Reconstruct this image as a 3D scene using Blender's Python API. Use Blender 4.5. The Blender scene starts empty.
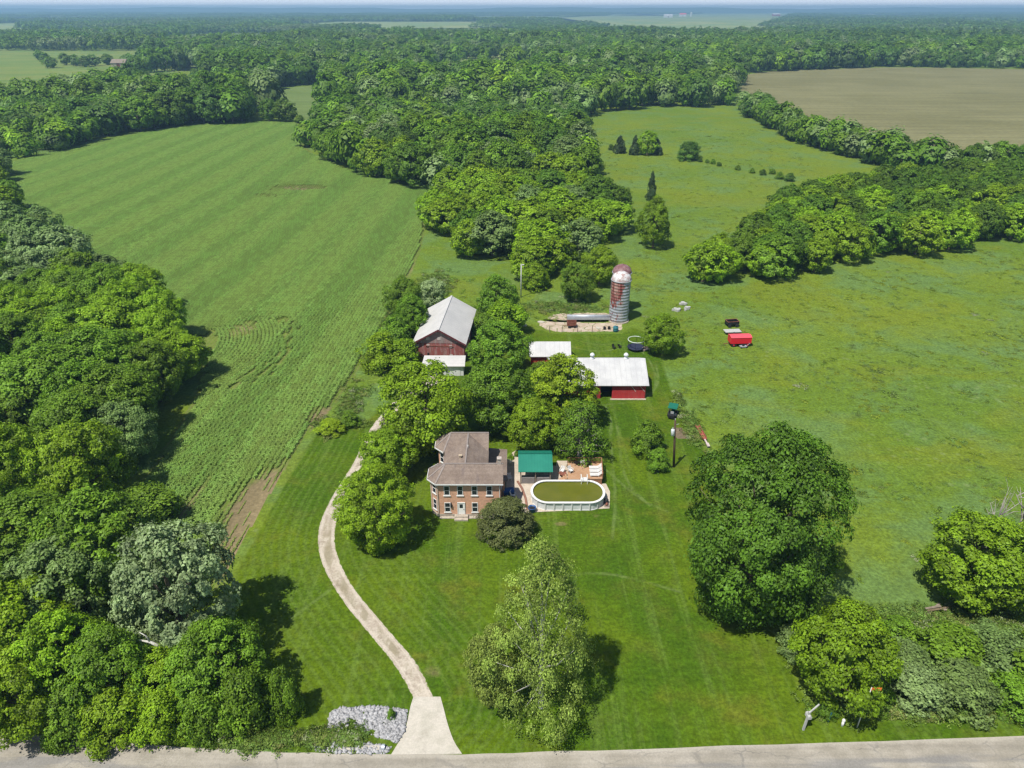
import bpy, bmesh, math, random
import numpy as np
from math import radians, sin, cos, tan, atan, atan2, pi, hypot, sqrt
from mathutils import Vector

# ------------------------------------------------------------------ camera and ground coordinates
H = 60.0                      # height the photograph was taken from
PITCH = radians(27.9)
FPX = 710.0
SC = bpy.context.scene
COL = SC.collection


def G(px, py, z=0.0):
    """world x, y of the place at height z seen at a pixel of the photograph"""
    u = (px - 512) / FPX
    v = (384 - py) / FPX
    t = (H - z) / (sin(PITCH) - v * cos(PITCH))
    return (u * t, t * (cos(PITCH) + v * sin(PITCH)))


def ppm(y, z=0.0):
    """pixels per metre there"""
    return FPX / (y * cos(PITCH) + (H - z) * sin(PITCH))


def PX(x, y, z=0.0):
    d = y * cos(PITCH) + (H - z) * sin(PITCH)
    up = y * sin(PITCH) + (z - H) * cos(PITCH)
    return (512 + FPX * x / d, 384 - FPX * up / d)


def HZ(py, y):
    """height of a point at distance y that shows at row py"""
    return H - y * tan(PITCH + atan((py - 384) / FPX))


def XW(px, y, z):
    return (px - 512) / FPX * (y * cos(PITCH) + (H - z) * sin(PITCH))


# ------------------------------------------------------------------ small helpers
def tag(o, label=None, cat=None, group=None, kind=None):
    if label: o['label'] = label
    if cat: o['category'] = cat
    if group: o['group'] = group
    if kind: o['kind'] = kind
    return o


def empty(name, loc, rz=0.0, scale=(1, 1, 1)):
    o = bpy.data.objects.new(name, None)
    COL.objects.link(o)
    o.location = loc
    o.rotation_euler = (0, 0, rz)
    o.scale = scale
    o.empty_display_size = 0.5
    return o


def link(name, me, parent=None, loc=None):
    o = bpy.data.objects.new(name, me)
    COL.objects.link(o)
    if parent is not None:
        o.parent = parent
    if loc is not None:
        o.location = loc
    return o


def copy_tree(o, parent=None):
    c = o.copy()
    COL.objects.link(c)
    if parent is not None:
        c.parent = parent
    for ch in list(o.children):
        copy_tree(ch, c)
    return c


def mesh_np(name, V, F, mats=(), attrs=None, smooth=False, mat_idx=None):
    """mesh from numpy: V (n,3), F (m,k) with k = 3 or 4"""
    V = np.asarray(V, np.float32)
    F = np.asarray(F, np.int32)
    me = bpy.data.meshes.new(name)
    m, k = F.shape
    me.vertices.add(len(V))
    me.vertices.foreach_set('co', V.ravel())
    me.loops.add(m * k)
    me.loops.foreach_set('vertex_index', F.ravel())
    me.polygons.add(m)
    me.polygons.foreach_set('loop_start', np.arange(0, m * k, k, dtype=np.int32))
    me.polygons.foreach_set('loop_total', np.full(m, k, np.int32))
    if mat_idx is not None:
        me.polygons.foreach_set('material_index', np.asarray(mat_idx, np.int32))
    if smooth:
        me.polygons.foreach_set('use_smooth', np.ones(m, bool))
    for mt in mats:
        me.materials.append(mt)
    if attrs:
        for an, (dom, arr) in attrs.items():
            a = me.attributes.new(an, 'FLOAT', dom)
            a.data.foreach_set('value', np.asarray(arr, np.float32))
    me.update(calc_edges=True)
    return me


class MB:
    """collects shapes, then links them as one mesh object"""
    def __init__(self):
        self.v = []
        self.f = []

    def face(self, pts):
        n = len(self.v)
        self.v += [tuple(p) for p in pts]
        self.f.append(list(range(n, n + len(pts))))
        return self

    def box(self, x0, x1, y0, y1, z0, z1):
        n = len(self.v)
        self.v += [(x0, y0, z0), (x1, y0, z0), (x1, y1, z0), (x0, y1, z0), (x0, y0, z1), (x1, y0, z1), (x1, y1, z1), (x0, y1, z1)]
        for q in ((0, 3, 2, 1), (4, 5, 6, 7), (0, 1, 5, 4), (1, 2, 6, 5), (2, 3, 7, 6), (3, 0, 4, 7)):
            self.f.append([n + i for i in q])
        return self

    def obox(self, p0, p1, w, h, up=(0, 0, 1)):
        """bar from p0 to p1, w wide and h high"""
        a = Vector(p0); b = Vector(p1); d = (b - a).normalized()
        u = Vector(up)
        if abs(d.dot(u)) > .98: u = Vector((1, 0, 0))
        s = d.cross(u).normalized(); t = s.cross(d).normalized()
        n = len(self.v)
        for c in (a, b):
            for i, j in ((-1, -1), (1, -1), (1, 1), (-1, 1)):
                self.v.append(tuple(c + s * (w / 2 * i) + t * (h / 2 * j)))
        for q in ((0, 1, 2, 3), (7, 6, 5, 4), (0, 4, 5, 1), (1, 5, 6, 2), (2, 6, 7, 3), (3, 7, 4, 0)):
            self.f.append([n + i for i in q])
        return self

    def prism(self, pts, z0, z1):
        """polygon (counter-clockwise seen from above) pulled up from z0 to z1"""
        n = len(self.v); k = len(pts)
        self.v += [(p[0], p[1], z0) for p in pts] + [(p[0], p[1], z1) for p in pts]
        self.f.append([n + i for i in reversed(range(k))])
        self.f.append([n + k + i for i in range(k)])
        for i in range(k):
            j = (i + 1) % k
            self.f.append([n + i, n + j, n + k + j, n + k + i])
        return self

    def slab(self, pts, th):
        """a sloping face given thickness downwards"""
        n = len(self.v); k = len(pts)
        self.v += [tuple(p) for p in pts] + [(p[0], p[1], p[2] - th) for p in pts]
        self.f.append([n + i for i in range(k)])
        self.f.append([n + k + i for i in reversed(range(k))])
        for i in range(k):
            j = (i + 1) % k
            self.f.append([n + j, n + i, n + k + i, n + k + j])
        return self

    def tube(self, path, radii, seg=8, caps=True):
        n0 = len(self.v)
        P = [Vector(p) for p in path]
        for i, p in enumerate(P):
            d = (P[min(i + 1, len(P) - 1)] - P[max(i - 1, 0)]).normalized()
            u = Vector((0, 0, 1)) if abs(d.z) < .9 else Vector((1, 0, 0))
            s = d.cross(u).normalized(); t = s.cross(d).normalized()
            for k in range(seg):
                a = 2 * pi * k / seg
                self.v.append(tuple(p + (s * cos(a) + t * sin(a)) * radii[i]))
        for i in range(len(P) - 1):
            for k in range(seg):
                a = n0 + i * seg + k; b = n0 + i * seg + (k + 1) % seg
                self.f.append([a, b, b + seg, a + seg])
        if caps:
            self.f.append([n0 + k for k in reversed(range(seg))])
            self.f.append([n0 + (len(P) - 1) * seg + k for k in range(seg)])
        return self

    def lathe(self, prof, cx=0, cy=0, seg=24):
        """profile of (radius, z)"""
        n0 = len(self.v)
        for r, z in prof:
            for k in range(seg):
                a = 2 * pi * k / seg
                self.v.append((cx + r * cos(a), cy + r * sin(a), z))
        for i in range(len(prof) - 1):
            for k in range(seg):
                a = n0 + i * seg + k; b = n0 + i * seg + (k + 1) % seg
                self.f.append([a, b, b + seg, a + seg])
        self.f.append([n0 + (len(prof) - 1) * seg + k for k in range(seg)])
        return self

    def mesh(self, name, mat, smooth=False):
        me = bpy.data.meshes.new(name)
        me.from_pydata(self.v, [], self.f)
        me.materials.append(mat)
        bm = bmesh.new(); bm.from_mesh(me)
        bmesh.ops.recalc_face_normals(bm, faces=bm.faces)
        bm.to_mesh(me); bm.free()
        if smooth:
            me.polygons.foreach_set('use_smooth', [True] * len(me.polygons))
        me.update()
        return me

    def build(self, name, mat, parent=None, smooth=False):
        return link(name, self.mesh(name, mat, smooth), parent)


# ------------------------------------------------------------------ node helpers
class NT:
    def __init__(self, mat):
        mat.use_nodes = True
        self.t = mat.node_tree
        self.t.nodes.clear()

    def n(self, typ, ins=None, **props):
        nd = self.t.nodes.new(typ)
        for k, v in props.items():
            setattr(nd, k, v)
        for k, v in (ins or {}).items():
            self.set(nd.inputs[k], v)
        return nd

    def set(self, sock, v):
        if isinstance(v, bpy.types.NodeSocket):
            self.t.links.new(v, sock)
        elif isinstance(v, (tuple, list)):
            sock.default_value = (*v, 1.0) if (sock.type == 'RGBA' and len(v) == 3) else v
        else:
            sock.default_value = v

    def pos(self):
        return self.n('ShaderNodeNewGeometry').outputs['Position']

    def obj(self):
        return self.n('ShaderNodeTexCoord').outputs['Object']

    def noise(self, vec, scale, detail=3.0, rough=.55, dist=0.0):
        return self.n('ShaderNodeTexNoise', {'Vector': vec, 'Scale': scale, 'Detail': detail, 'Roughness': rough, 'Distortion': dist}).outputs['Fac']

    def scaled(self, vec, s, loc=(0, 0, 0), rot=(0, 0, 0)):
        return self.n('ShaderNodeMapping', {'Vector': vec, 'Location': loc, 'Rotation': rot, 'Scale': s}).outputs[0]

    def ramp(self, fac, a, b, lo=0.0, hi=1.0):
        return self.n('ShaderNodeMapRange', {'Value': fac, 'From Min': a, 'From Max': b, 'To Min': lo, 'To Max': hi}, interpolation_type='SMOOTHSTEP').outputs[0]

    def mix(self, fac, a, b, blend='MIX'):
        nd = self.n('ShaderNodeMix', data_type='RGBA', blend_type=blend, clamp_factor=True)
        self.set(nd.inputs[0], fac); self.set(nd.inputs[6], a); self.set(nd.inputs[7], b)
        return nd.outputs[2]

    def math(self, op, a, b=0.0, c=0.0):
        nd = self.n('ShaderNodeMath', operation=op)
        self.set(nd.inputs[0], a); self.set(nd.inputs[1], b); self.set(nd.inputs[2], c)
        return nd.outputs[0]

    def val(self, fac, lo, hi):
        """multiplier lo..hi as grey colour"""
        v = self.ramp(fac, .25, .75, lo, hi)
        return self.n('ShaderNodeCombineColor', {0: v, 1: v, 2: v}).outputs[0]

    def attr(self, name, kind='GEOMETRY'):
        return self.n('ShaderNodeAttribute', attribute_name=name, attribute_type=kind).outputs['Fac']

    def out(self, color, rough=.9, bump=None, bdist=.1, bstr=.6, metal=0.0, spec=.25, **extra):
        b = self.n('ShaderNodeBsdfPrincipled', {'Base Color': color, 'Roughness': rough, 'Metallic': metal, 'Specular IOR Level': spec})
        for k, v in extra.items():
            self.set(b.inputs[k], v)
        if bump is not None:
            bp = self.n('ShaderNodeBump', {'Height': bump, 'Distance': bdist, 'Strength': bstr})
            self.t.links.new(bp.outputs[0], b.inputs['Normal'])
        o = self.n('ShaderNodeOutputMaterial')
        self.t.links.new(b.outputs[0], o.inputs['Surface'])
        return b


def mat(name):
    m = bpy.data.materials.new(name)
    return m, NT(m)


def plain(name, col, rough=.7, var=.18, scale=3.0, metal=0.0, spec=.3, dirt=None, dscale=.6, damt=.5):
    """paint or material with worn mottling"""
    m, t = mat(name)
    p = t.pos()
    c = t.mix(1.0, col, t.val(t.noise(p, scale, 5), 1 - var, 1 + var), 'MULTIPLY')
    if dirt:
        f = t.ramp(t.noise(t.scaled(p, (1, 1, .35)), dscale, 5, .65), .48, .72, 0, damt)
        c = t.mix(f, c, dirt)
    t.out(c, rough, metal=metal, spec=spec)
    return m


# ------------------------------------------------------------------ materials of the ground
def rough_grass(t, p):
    """unmown pasture: returns colour, height"""
    broad = t.noise(p, .016, 4, .6)
    mid = t.noise(p, .075, 4, .6, .6)
    b2 = t.noise(t.scaled(p, (1, 1.6, 1), (37, 11, 0)), .03, 3, .6, .8)
    small = t.noise(p, .55, 4, .65)
    fine = t.noise(p, 2.2, 3, .7)
    c = t.mix(t.ramp(broad, .36, .62), PAL['past_a'], PAL['past_b'])
    c = t.mix(t.ramp(mid, .44, .64, 0, .75), c, PAL['past_c'])
    c = t.mix(t.ramp(b2, .50, .66, 0, .75), c, PAL['past_d'])
    c = t.mix(1.0, c, t.val(small, .84, 1.15), 'MULTIPLY')
    c = t.mix(1.0, c, t.val(fine, .74, 1.24), 'MULTIPLY')
    wv = t.n('ShaderNodeTexVoronoi', {'Vector': p, 'Scale': .55, 'Randomness': 1.0}).outputs['Distance']
    spots = t.math('MULTIPLY', t.ramp(wv, .32, .12), t.ramp(t.noise(p, .05, 3), .5, .66))
    c = t.mix(t.math('MULTIPLY', spots, .45), c, PAL['past_e'])
    h = t.math('ADD', t.math('MULTIPLY', small, .6), t.math('MULTIPLY', fine, .35))
    return c, h


def lawn_grass(t, p):
    broad = t.noise(p, .05, 4, .6, .5)
    mid = t.noise(t.scaled(p, (1, 1, 1), (9, 4, 0)), .22, 4, .6)
    fine = t.noise(p, 2.6, 3, .7)
    c = t.mix(t.ramp(broad, .38, .62), PAL['lawn_a'], PAL['lawn_b'])
    c = t.mix(t.ramp(mid, .5, .72, 0, .5), c, PAL['lawn_c'])
    st = t.noise(t.scaled(p, (.75, .028, 1), (3, 0, 0), (0, 0, radians(4))), 1.0, 3, .7)
    st2 = t.noise(t.scaled(p, (.02, .8, 1), (3, 0, 0), (0, 0, radians(-3))), 1.0, 3, .7)
    c = t.mix(t.ramp(st, .50, .66, 0, .45), c, PAL['lawn_d'])
    c = t.mix(t.ramp(st2, .54, .7, 0, .28), c, PAL['lawn_e'])
    dd = t.attr('drive')
    ring = t.n('ShaderNodeTexWave', {'Vector': t.n('ShaderNodeCombineXYZ', {'X': t.math('ADD', dd, t.math('MULTIPLY', mid, .35))}).outputs[0], 'Scale': .30, 'Distortion': 0.0}, bands_direction='X').outputs['Fac']
    near = t.math('MULTIPLY', t.ramp(dd, 13, 6), t.ramp(dd, .2, 1.0))
    c = t.mix(t.math('MULTIPLY', t.math('MULTIPLY', t.ramp(ring, .35, .95), near), .33), c, PAL['lawn_d'])
    tr = t.ramp(t.math('ADD', t.attr('track'), t.math('MULTIPLY', fine, .3)), .5, .2)
    c = t.mix(t.math('MULTIPLY', tr, t.ramp(t.noise(p, .35, 3), .35, .65, .15, .62)), c, PAL['lawn_f'])
    yl = t.ramp(t.noise(t.scaled(p, (1, 1.3, 1), (71, 15, 0)), .10, 4, .65), .52, .72, 0, .6)
    c = t.mix(yl, c, PAL['lawn_g'])
    wr = t.ramp(t.math('ADD', t.attr('worn'), t.math('MULTIPLY', t.noise(p, 1.1, 4, .7), .8)), .75, 1.25, 0, .6)
    c = t.mix(wr, c, (.19, .155, .075))
    c = t.mix(1.0, c, t.val(fine, .66, 1.30), 'MULTIPLY')
    c = t.mix(1.0, c, t.val(t.noise(p, .9, 4, .7), .80, 1.20), 'MULTIPLY')
    return c, fine


PAL = dict(
    past_a=(.100, .164, .018), past_b=(.136, .188, .018), past_c=(.104, .178, .052), past_d=(.136, .174, .014), past_e=(.19, .24, .09),
    lawn_a=(.048, .100, .004), lawn_b=(.084, .134, .005), lawn_c=(.088, .110, .014), lawn_d=(.110, .168, .030), lawn_e=(.034, .080, .004),
    lawn_f=(.15, .205, .065), lawn_g=(.125, .128, .014),
)


def edge_mix(t, p, amp=1.2, width=.5, scale=.8):
    e = t.attr('edge')
    nz = t.math('SUBTRACT', t.noise(p, scale, 4, .7), .5)
    return t.ramp(t.math('ADD', e, t.math('MULTIPLY', nz, amp * 2)), -width, width)


def m_ground():
    m, t = mat('pasture_grass')
    p = t.pos()
    c, h = rough_grass(t, p)
    t.out(c, .95, h, .35, .8, spec=.1)
    return m


def m_lawn():
    m, t = mat('lawn_grass')
    p = t.pos()
    c, h = lawn_grass(t, p)
    rc, rh = rough_grass(t, p)
    f = edge_mix(t, p, .5, .35)
    t.out(t.mix(f, rc, c), .95, h, .12, .5, spec=.1)
    return m


ROW_ANG = 0.0   # set below from the field's edge


def m_crop():
    m, t = mat('crop_soil')
    p = t.pos()
    broad = t.noise(p, .022, 4, .6)
    c = t.mix(t.ramp(broad, .4, .62), (.100, .155, .020), (.120, .175, .026))
    soil = t.mix(t.noise(p, 1.2, 5), (.225, .175, .095), (.16, .13, .07))
    bare = t.attr('bare')
    c = t.mix(t.ramp(t.math('ADD', bare, t.math('MULTIPLY', t.noise(p, .25, 4), .55)), .55, .95), c, soil)
    rows = t.n('ShaderNodeTexWave', {'Vector': t.scaled(p, (1, 1, 1), (0, 0, 0), (0, 0, -ROW_ANG)), 'Scale': 2 * pi / 20 / ROW_SP, 'Distortion': .6, 'Detail Scale': .4}, bands_direction='X').outputs['Fac']
    c = t.mix(t.ramp(rows, .3, .9, .3, 0), c, soil)
    wide = t.noise(t.scaled(p, (.18, .012, 1), (0, 0, 0), (0, 0, -ROW_ANG)), 1, 3, .6)
    c = t.mix(1.0, c, t.val(wide, .86, 1.14), 'MULTIPLY')
    c = t.mix(1.0, c, t.val(t.noise(p, 1.6, 4, .7), .75, 1.25), 'MULTIPLY')
    rc, rh = rough_grass(t, p)
    f = edge_mix(t, p, .8, .4)
    t.out(t.mix(f, rc, c), .95, t.noise(p, 2, 4), .2, .6, spec=.1)
    return m


def m_field(name, a, b, sc=.02, streak=0.0):
    m, t = mat(name)
    p = t.pos()
    c = t.mix(t.ramp(t.noise(p, sc, 5, .6), .38, .62), a, b)
    st = t.noise(t.scaled(p, (.012, .16, 1), (0, 0, 0), (0, 0, streak)), 1, 4, .65)
    c = t.mix(1.0, c, t.val(st, .84, 1.16), 'MULTIPLY')
    c = t.mix(1.0, c, t.val(t.noise(p, .35, 4, .7), .85, 1.15), 'MULTIPLY')
    t.out(c, .95, t.noise(p, .8, 4), .3, .5, spec=.1)
    return m


def m_road():
    m, t = mat('worn_asphalt')
    p = t.pos()
    c = t.mix(t.ramp(t.noise(p, .35, 5, .6), .35, .65), (.27, .245, .20), (.34, .31, .26))
    c = t.mix(1.0, c, t.val(t.noise(t.scaled(p, (.06, 1.1, 1)), 1, 4, .6), .86, 1.12), 'MULTIPLY')
    w = t.noise(t.scaled(p, (1, 1, 1)), .8, 3)
    pw = t.n('ShaderNodeVectorMath', {0: p, 1: t.n('ShaderNodeCombineXYZ', {'X': w, 'Y': w}).outputs[0]}, operation='ADD').outputs[0]
    cr = t.n('ShaderNodeTexVoronoi', {'Vector': t.scaled(pw, (.22, .5, 1)), 'Scale': 1.0}, feature='DISTANCE_TO_EDGE').outputs['Distance']
    crk = t.math('MULTIPLY', t.ramp(cr, .03, .005), t.ramp(t.noise(p, .3, 3), .42, .62))
    c = t.mix(t.math('MULTIPLY', crk, .38), c, (.10, .10, .10))
    e = t.attr('edge')
    dark = t.math('MULTIPLY', t.ramp(e, 1.3, 1.9), t.ramp(t.noise(t.scaled(p, (.12, .9, 1)), 1, 4), .42, .6))
    c = t.mix(t.math('MULTIPLY', dark, .55), c, (.17, .17, .175))
    pale = t.ramp(t.math('ADD', e, t.math('MULTIPLY', t.noise(p, .6, 4), .5)), .85, .35)
    c = t.mix(t.math('MULTIPLY', pale, .55), c, (.42, .385, .325))
    c = t.mix(1.0, c, t.val(t.noise(p, 5, 4, .8), .86, 1.14), 'MULTIPLY')
    t.out(c, .9, t.noise(p, 9, 3), .02, .5, spec=.2)
    return m


def m_drive():
    m, t = mat('gravel_drive')
    p = t.pos()
    c = t.mix(t.ramp(t.noise(p, .7, 5, .65), .35, .65), (.37, .315, .25), (.47, .415, .34))
    c = t.mix(1.0, c, t.val(t.noise(p, 4, 5, .8), .75, 1.25), 'MULTIPLY')
    e = t.attr('edge')
    pot = t.ramp(t.noise(p, .55, 4, .6), .58, .68)
    c = t.mix(t.math('MULTIPLY', pot, .7), c, (.22, .175, .13))
    mid = t.math('MULTIPLY', t.ramp(e, .74, 1.0), t.ramp(t.noise(t.scaled(p, (1, .3, 1)), .5, 4), .42, .58))
    c = t.mix(t.math('MULTIPLY', mid, .6), c, (.19, .165, .09))
    rut = t.math('MULTIPLY', t.ramp(e, .62, .5), t.ramp(e, .28, .42))
    c = t.mix(t.math('MULTIPLY', rut, .35), c, (.56, .50, .42))
    rc, rh = rough_grass(t, p)
    f = t.ramp(t.math('ADD', e, t.math('MULTIPLY', t.math('SUBTRACT', t.noise(p, 1.2, 5, .75), .5), 1.1)), .0, .14)
    t.out(t.mix(f, rc, c), .95, t.noise(p, 8, 3), .03, .6, spec=.1)
    return m


def m_concrete(name, a, b, stain=(.2, .18, .15), amt=.5, joints=0.0):
    m, t = mat(name)
    p = t.pos()
    c = t.mix(t.ramp(t.noise(p, .8, 5, .6), .35, .65), a, b)
    c = t.mix(t.ramp(t.noise(p, .45, 5, .7), .55, .75, 0, amt), c, stain)
    c = t.mix(1.0, c, t.val(t.noise(p, 6, 4, .8), .88, 1.12), 'MULTIPLY')
    t.out(c, .9, t.noise(p, 7, 3), .02, .4, spec=.2)
    return m


def m_pad():
    m, t = mat('old_broken_concrete')
    p = t.pos()
    c = t.mix(t.ramp(t.noise(p, .5, 5, .65), .35, .65), (.37, .29, .215), (.47, .395, .315))
    c = t.mix(t.ramp(t.noise(p, .9, 5, .7), .56, .7, 0, .7), c, (.30, .17, .10))
    cr = t.n('ShaderNodeTexVoronoi', {'Vector': p, 'Scale': .55}, feature='DISTANCE_TO_EDGE').outputs['Distance']
    c = t.mix(t.math('MULTIPLY', t.ramp(cr, .06, .01), t.ramp(t.noise(p, .6, 3), .4, .55)), c, (.15, .17, .06))
    rc, rh = rough_grass(t, p)
    f = edge_mix(t, p, .9, .12, .6)
    t.out(t.mix(f, rc, c), .95, t.noise(p, 3, 4), .06, .6, spec=.1)
    return m


# ------------------------------------------------------------------ materials of things
def m_leaf(name='leaves', color=None):
    m, t = mat(name)
    oi = t.n('ShaderNodeObjectInfo')
    tone = t.attr('tone')
    c = t.mix(1.0, color or oi.outputs['Color'], t.n('ShaderNodeCombineColor', {0: tone, 1: tone, 2: tone}).outputs[0], 'MULTIPLY')
    rnd = t.math('ADD', t.math('MULTIPLY', oi.outputs['Random'], .014), .490)
    hs = t.n('ShaderNodeHueSaturation', {'Hue': rnd, 'Saturation': 1.0, 'Value': t.ramp(oi.outputs['Random'], 0, 1, .86, 1.12), 'Color': c}).outputs[0]
    d = t.n('ShaderNodeBsdfPrincipled', {'Base Color': hs, 'Roughness': .55, 'Specular IOR Level': .22})
    tc = t.mix(1.0, hs, (1.05, 1.3, .45), 'MULTIPLY')
    tr = t.n('ShaderNodeBsdfTranslucent', {'Color': tc})
    ms = t.n('ShaderNodeMixShader', {0: .24, 1: d.outputs[0], 2: tr.outputs[0]})
    o = t.n('ShaderNodeOutputMaterial', {'Surface': ms.outputs[0]})
    return m


def m_bark(name, a, b):
    m, t = mat(name)
    p = t.obj()
    c = t.mix(t.ramp(t.noise(t.scaled(p, (3, 3, .8)), 1.5, 5, .7), .4, .6), a, b)
    t.out(c, .95, t.noise(t.scaled(p, (4, 4, .7)), 2, 4), .05, .7, spec=.1)
    return m


def m_brick():
    m, t = mat('brick')
    p = t.pos()
    q = t.n('ShaderNodeSeparateXYZ', {0: p})
    v = t.n('ShaderNodeCombineXYZ', {'X': t.math('ADD', q.outputs[0], q.outputs[1]), 'Y': q.outputs[2], 'Z': 0.0}).outputs[0]
    br = t.n('ShaderNodeTexBrick', {'Vector': v, 'Color1': (.68, .36, .225, 1), 'Color2': (.60, .30, .185, 1), 'Mortar': (.48, .38, .30, 1), 'Scale': 1.0,
                                    'Mortar Size': .008, 'Brick Width': .22, 'Row Height': .075, 'Bias': -.1})
    c = t.mix(t.ramp(t.noise(p, .7, 5, .65), .45, .7, 0, .55), br.outputs['Color'], (.56, .33, .21))
    c = t.mix(1.0, c, t.val(t.noise(p, 2.5, 4, .7), .85, 1.15), 'MULTIPLY')
    t.out(c, .9, br.outputs['Fac'], .01, -.4, spec=.2)
    return m


def m_shingle():
    m, t = mat('shingles')
    p = t.pos()
    c = t.mix(t.ramp(t.noise(p, .6, 5, .65), .35, .65), (.180, .138, .112), (.235, .185, .152))
    q = t.n('ShaderNodeSeparateXYZ', {0: p})
    row = t.n('ShaderNodeTexWave', {'Vector': p, 'Scale': .95, 'Distortion': .3}, bands_direction='Z').outputs['Fac']
    c = t.mix(1.0, c, t.val(row, .96, 1.03), 'MULTIPLY')
    c = t.mix(t.ramp(t.noise(t.scaled(p, (1.6, .5, .5)), .8, 5, .7), .52, .72, 0, .6), c, (.135, .108, .105))
    c = t.mix(1.0, c, t.val(t.noise(p, 5, 3, .8), .82, 1.18), 'MULTIPLY')
    t.out(c, .9, row, .02, .3, spec=.15)
    return m


def m_metalroof(name, a, b, axis='X', rib=.6, rust=None, rough=.45, spec=.35):
    m, t = mat(name)
    p = t.pos()
    c = t.mix(t.ramp(t.noise(p, .4, 5, .6), .35, .65), a, b)
    w = t.n('ShaderNodeTexWave', {'Vector': p, 'Scale': 2 * pi / 20 / rib, 'Distortion': 0.0}, bands_direction=axis, wave_profile='SAW').outputs['Fac']
    st = t.scaled(p, (1.6, .12, .3) if axis == 'X' else (.12, 1.6, .3))
    c = t.mix(t.ramp(t.noise(st, 1, 5, .6), .5, .8, 0, .2), c, rust or (a[0] * .7, a[1] * .7, a[2] * .68))
    seam = t.ramp(w, .10, .0, 0, .38)
    c = t.mix(seam, c, (a[0] * .55, a[1] * .55, a[2] * .55))
    t.out(c, rough, w, .02, .35, spec=spec)
    return m


def m_boards(name, a, b, worn, amt=.6, bw=.25, axis='X'):
    m, t = mat(name)
    p = t.pos()
    q = t.n('ShaderNodeSeparateXYZ', {0: p})
    u = t.math('ADD', q.outputs[0], q.outputs[1])
    idx = t.math('FLOOR', t.math('DIVIDE', u, bw))
    wn = t.n('ShaderNodeTexWhiteNoise', {'W': idx}, noise_dimensions='1D').outputs['Value']
    fr = t.math('FRACT', t.math('DIVIDE', u, bw))
    c = t.mix(wn, a, b)
    st = t.noise(t.scaled(p, (2.2, 2.2, .35)), 1, 5, .7)
    c = t.mix(t.ramp(st, .45, .68, 0, amt), c, worn)
    gap = t.ramp(fr, .10, .0, 0, .7)
    c = t.mix(gap, c, (a[0] * .3, a[1] * .3, a[2] * .3))
    t.out(c, .85, fr, .02, .3, spec=.15)
    return m


def m_silo():
    m, t = mat('silo_galvanised')
    p = t.obj()
    q = t.n('ShaderNodeSeparateXYZ', {0: p})
    z = q.outputs[2]
    c = t.mix(t.ramp(t.noise(p, .9, 5, .6), .35, .65), (.24, .275, .315), (.36, .39, .415))
    st = t.noise(t.scaled(p, (1.4, 1.4, .16)), 1.0, 5, .65)
    pt = t.noise(t.scaled(p, (1.0, 1.0, .8), (4.2, 1.7, 2.1)), 1.0, 6, .68, .6)
    zone = t.ramp(z, 2.2, 8.5)
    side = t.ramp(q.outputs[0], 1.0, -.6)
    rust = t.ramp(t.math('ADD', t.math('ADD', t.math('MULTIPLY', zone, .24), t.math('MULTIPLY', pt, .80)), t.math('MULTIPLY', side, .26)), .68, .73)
    rc = t.mix(st, (.15, .028, .026), (.25, .070, .055))
    c = t.mix(rust, c, rc)
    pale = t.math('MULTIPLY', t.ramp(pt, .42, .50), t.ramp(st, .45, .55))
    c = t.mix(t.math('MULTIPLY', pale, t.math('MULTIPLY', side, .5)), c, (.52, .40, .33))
    ring = t.n('ShaderNodeTexWave', {'Vector': p, 'Scale': 2 * pi / 20 / .75, 'Distortion': 0.0}, bands_direction='Z').outputs['Fac']
    c = t.mix(t.ramp(ring, .9, 1.0, 0, .18), c, (.20, .20, .21))
    t.out(c, .5, ring, .02, .3, spec=.35, metal=.15)
    return m


def m_dome(name, a, b):
    m, t = mat(name)
    p = t.obj()
    c = t.mix(t.ramp(t.noise(p, 1.2, 5, .6), .42, .6), a, b)
    c = t.mix(1.0, c, t.val(t.noise(t.scaled(p, (2, 2, .5)), 2, 4, .7), .8, 1.2), 'MULTIPLY')
    t.out(c, .5, spec=.35)
    return m


def m_water():
    m, t = mat('green_pool_water')
    p = t.pos()
    c = t.mix(t.ramp(t.noise(p, .3, 4, .6), .35, .65), (.100, .112, .012), (.122, .128, .016))
    t.out(c, .06, t.noise(p, 2.2, 3), .012, .4, spec=.3)
    return m


M = {}


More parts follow.
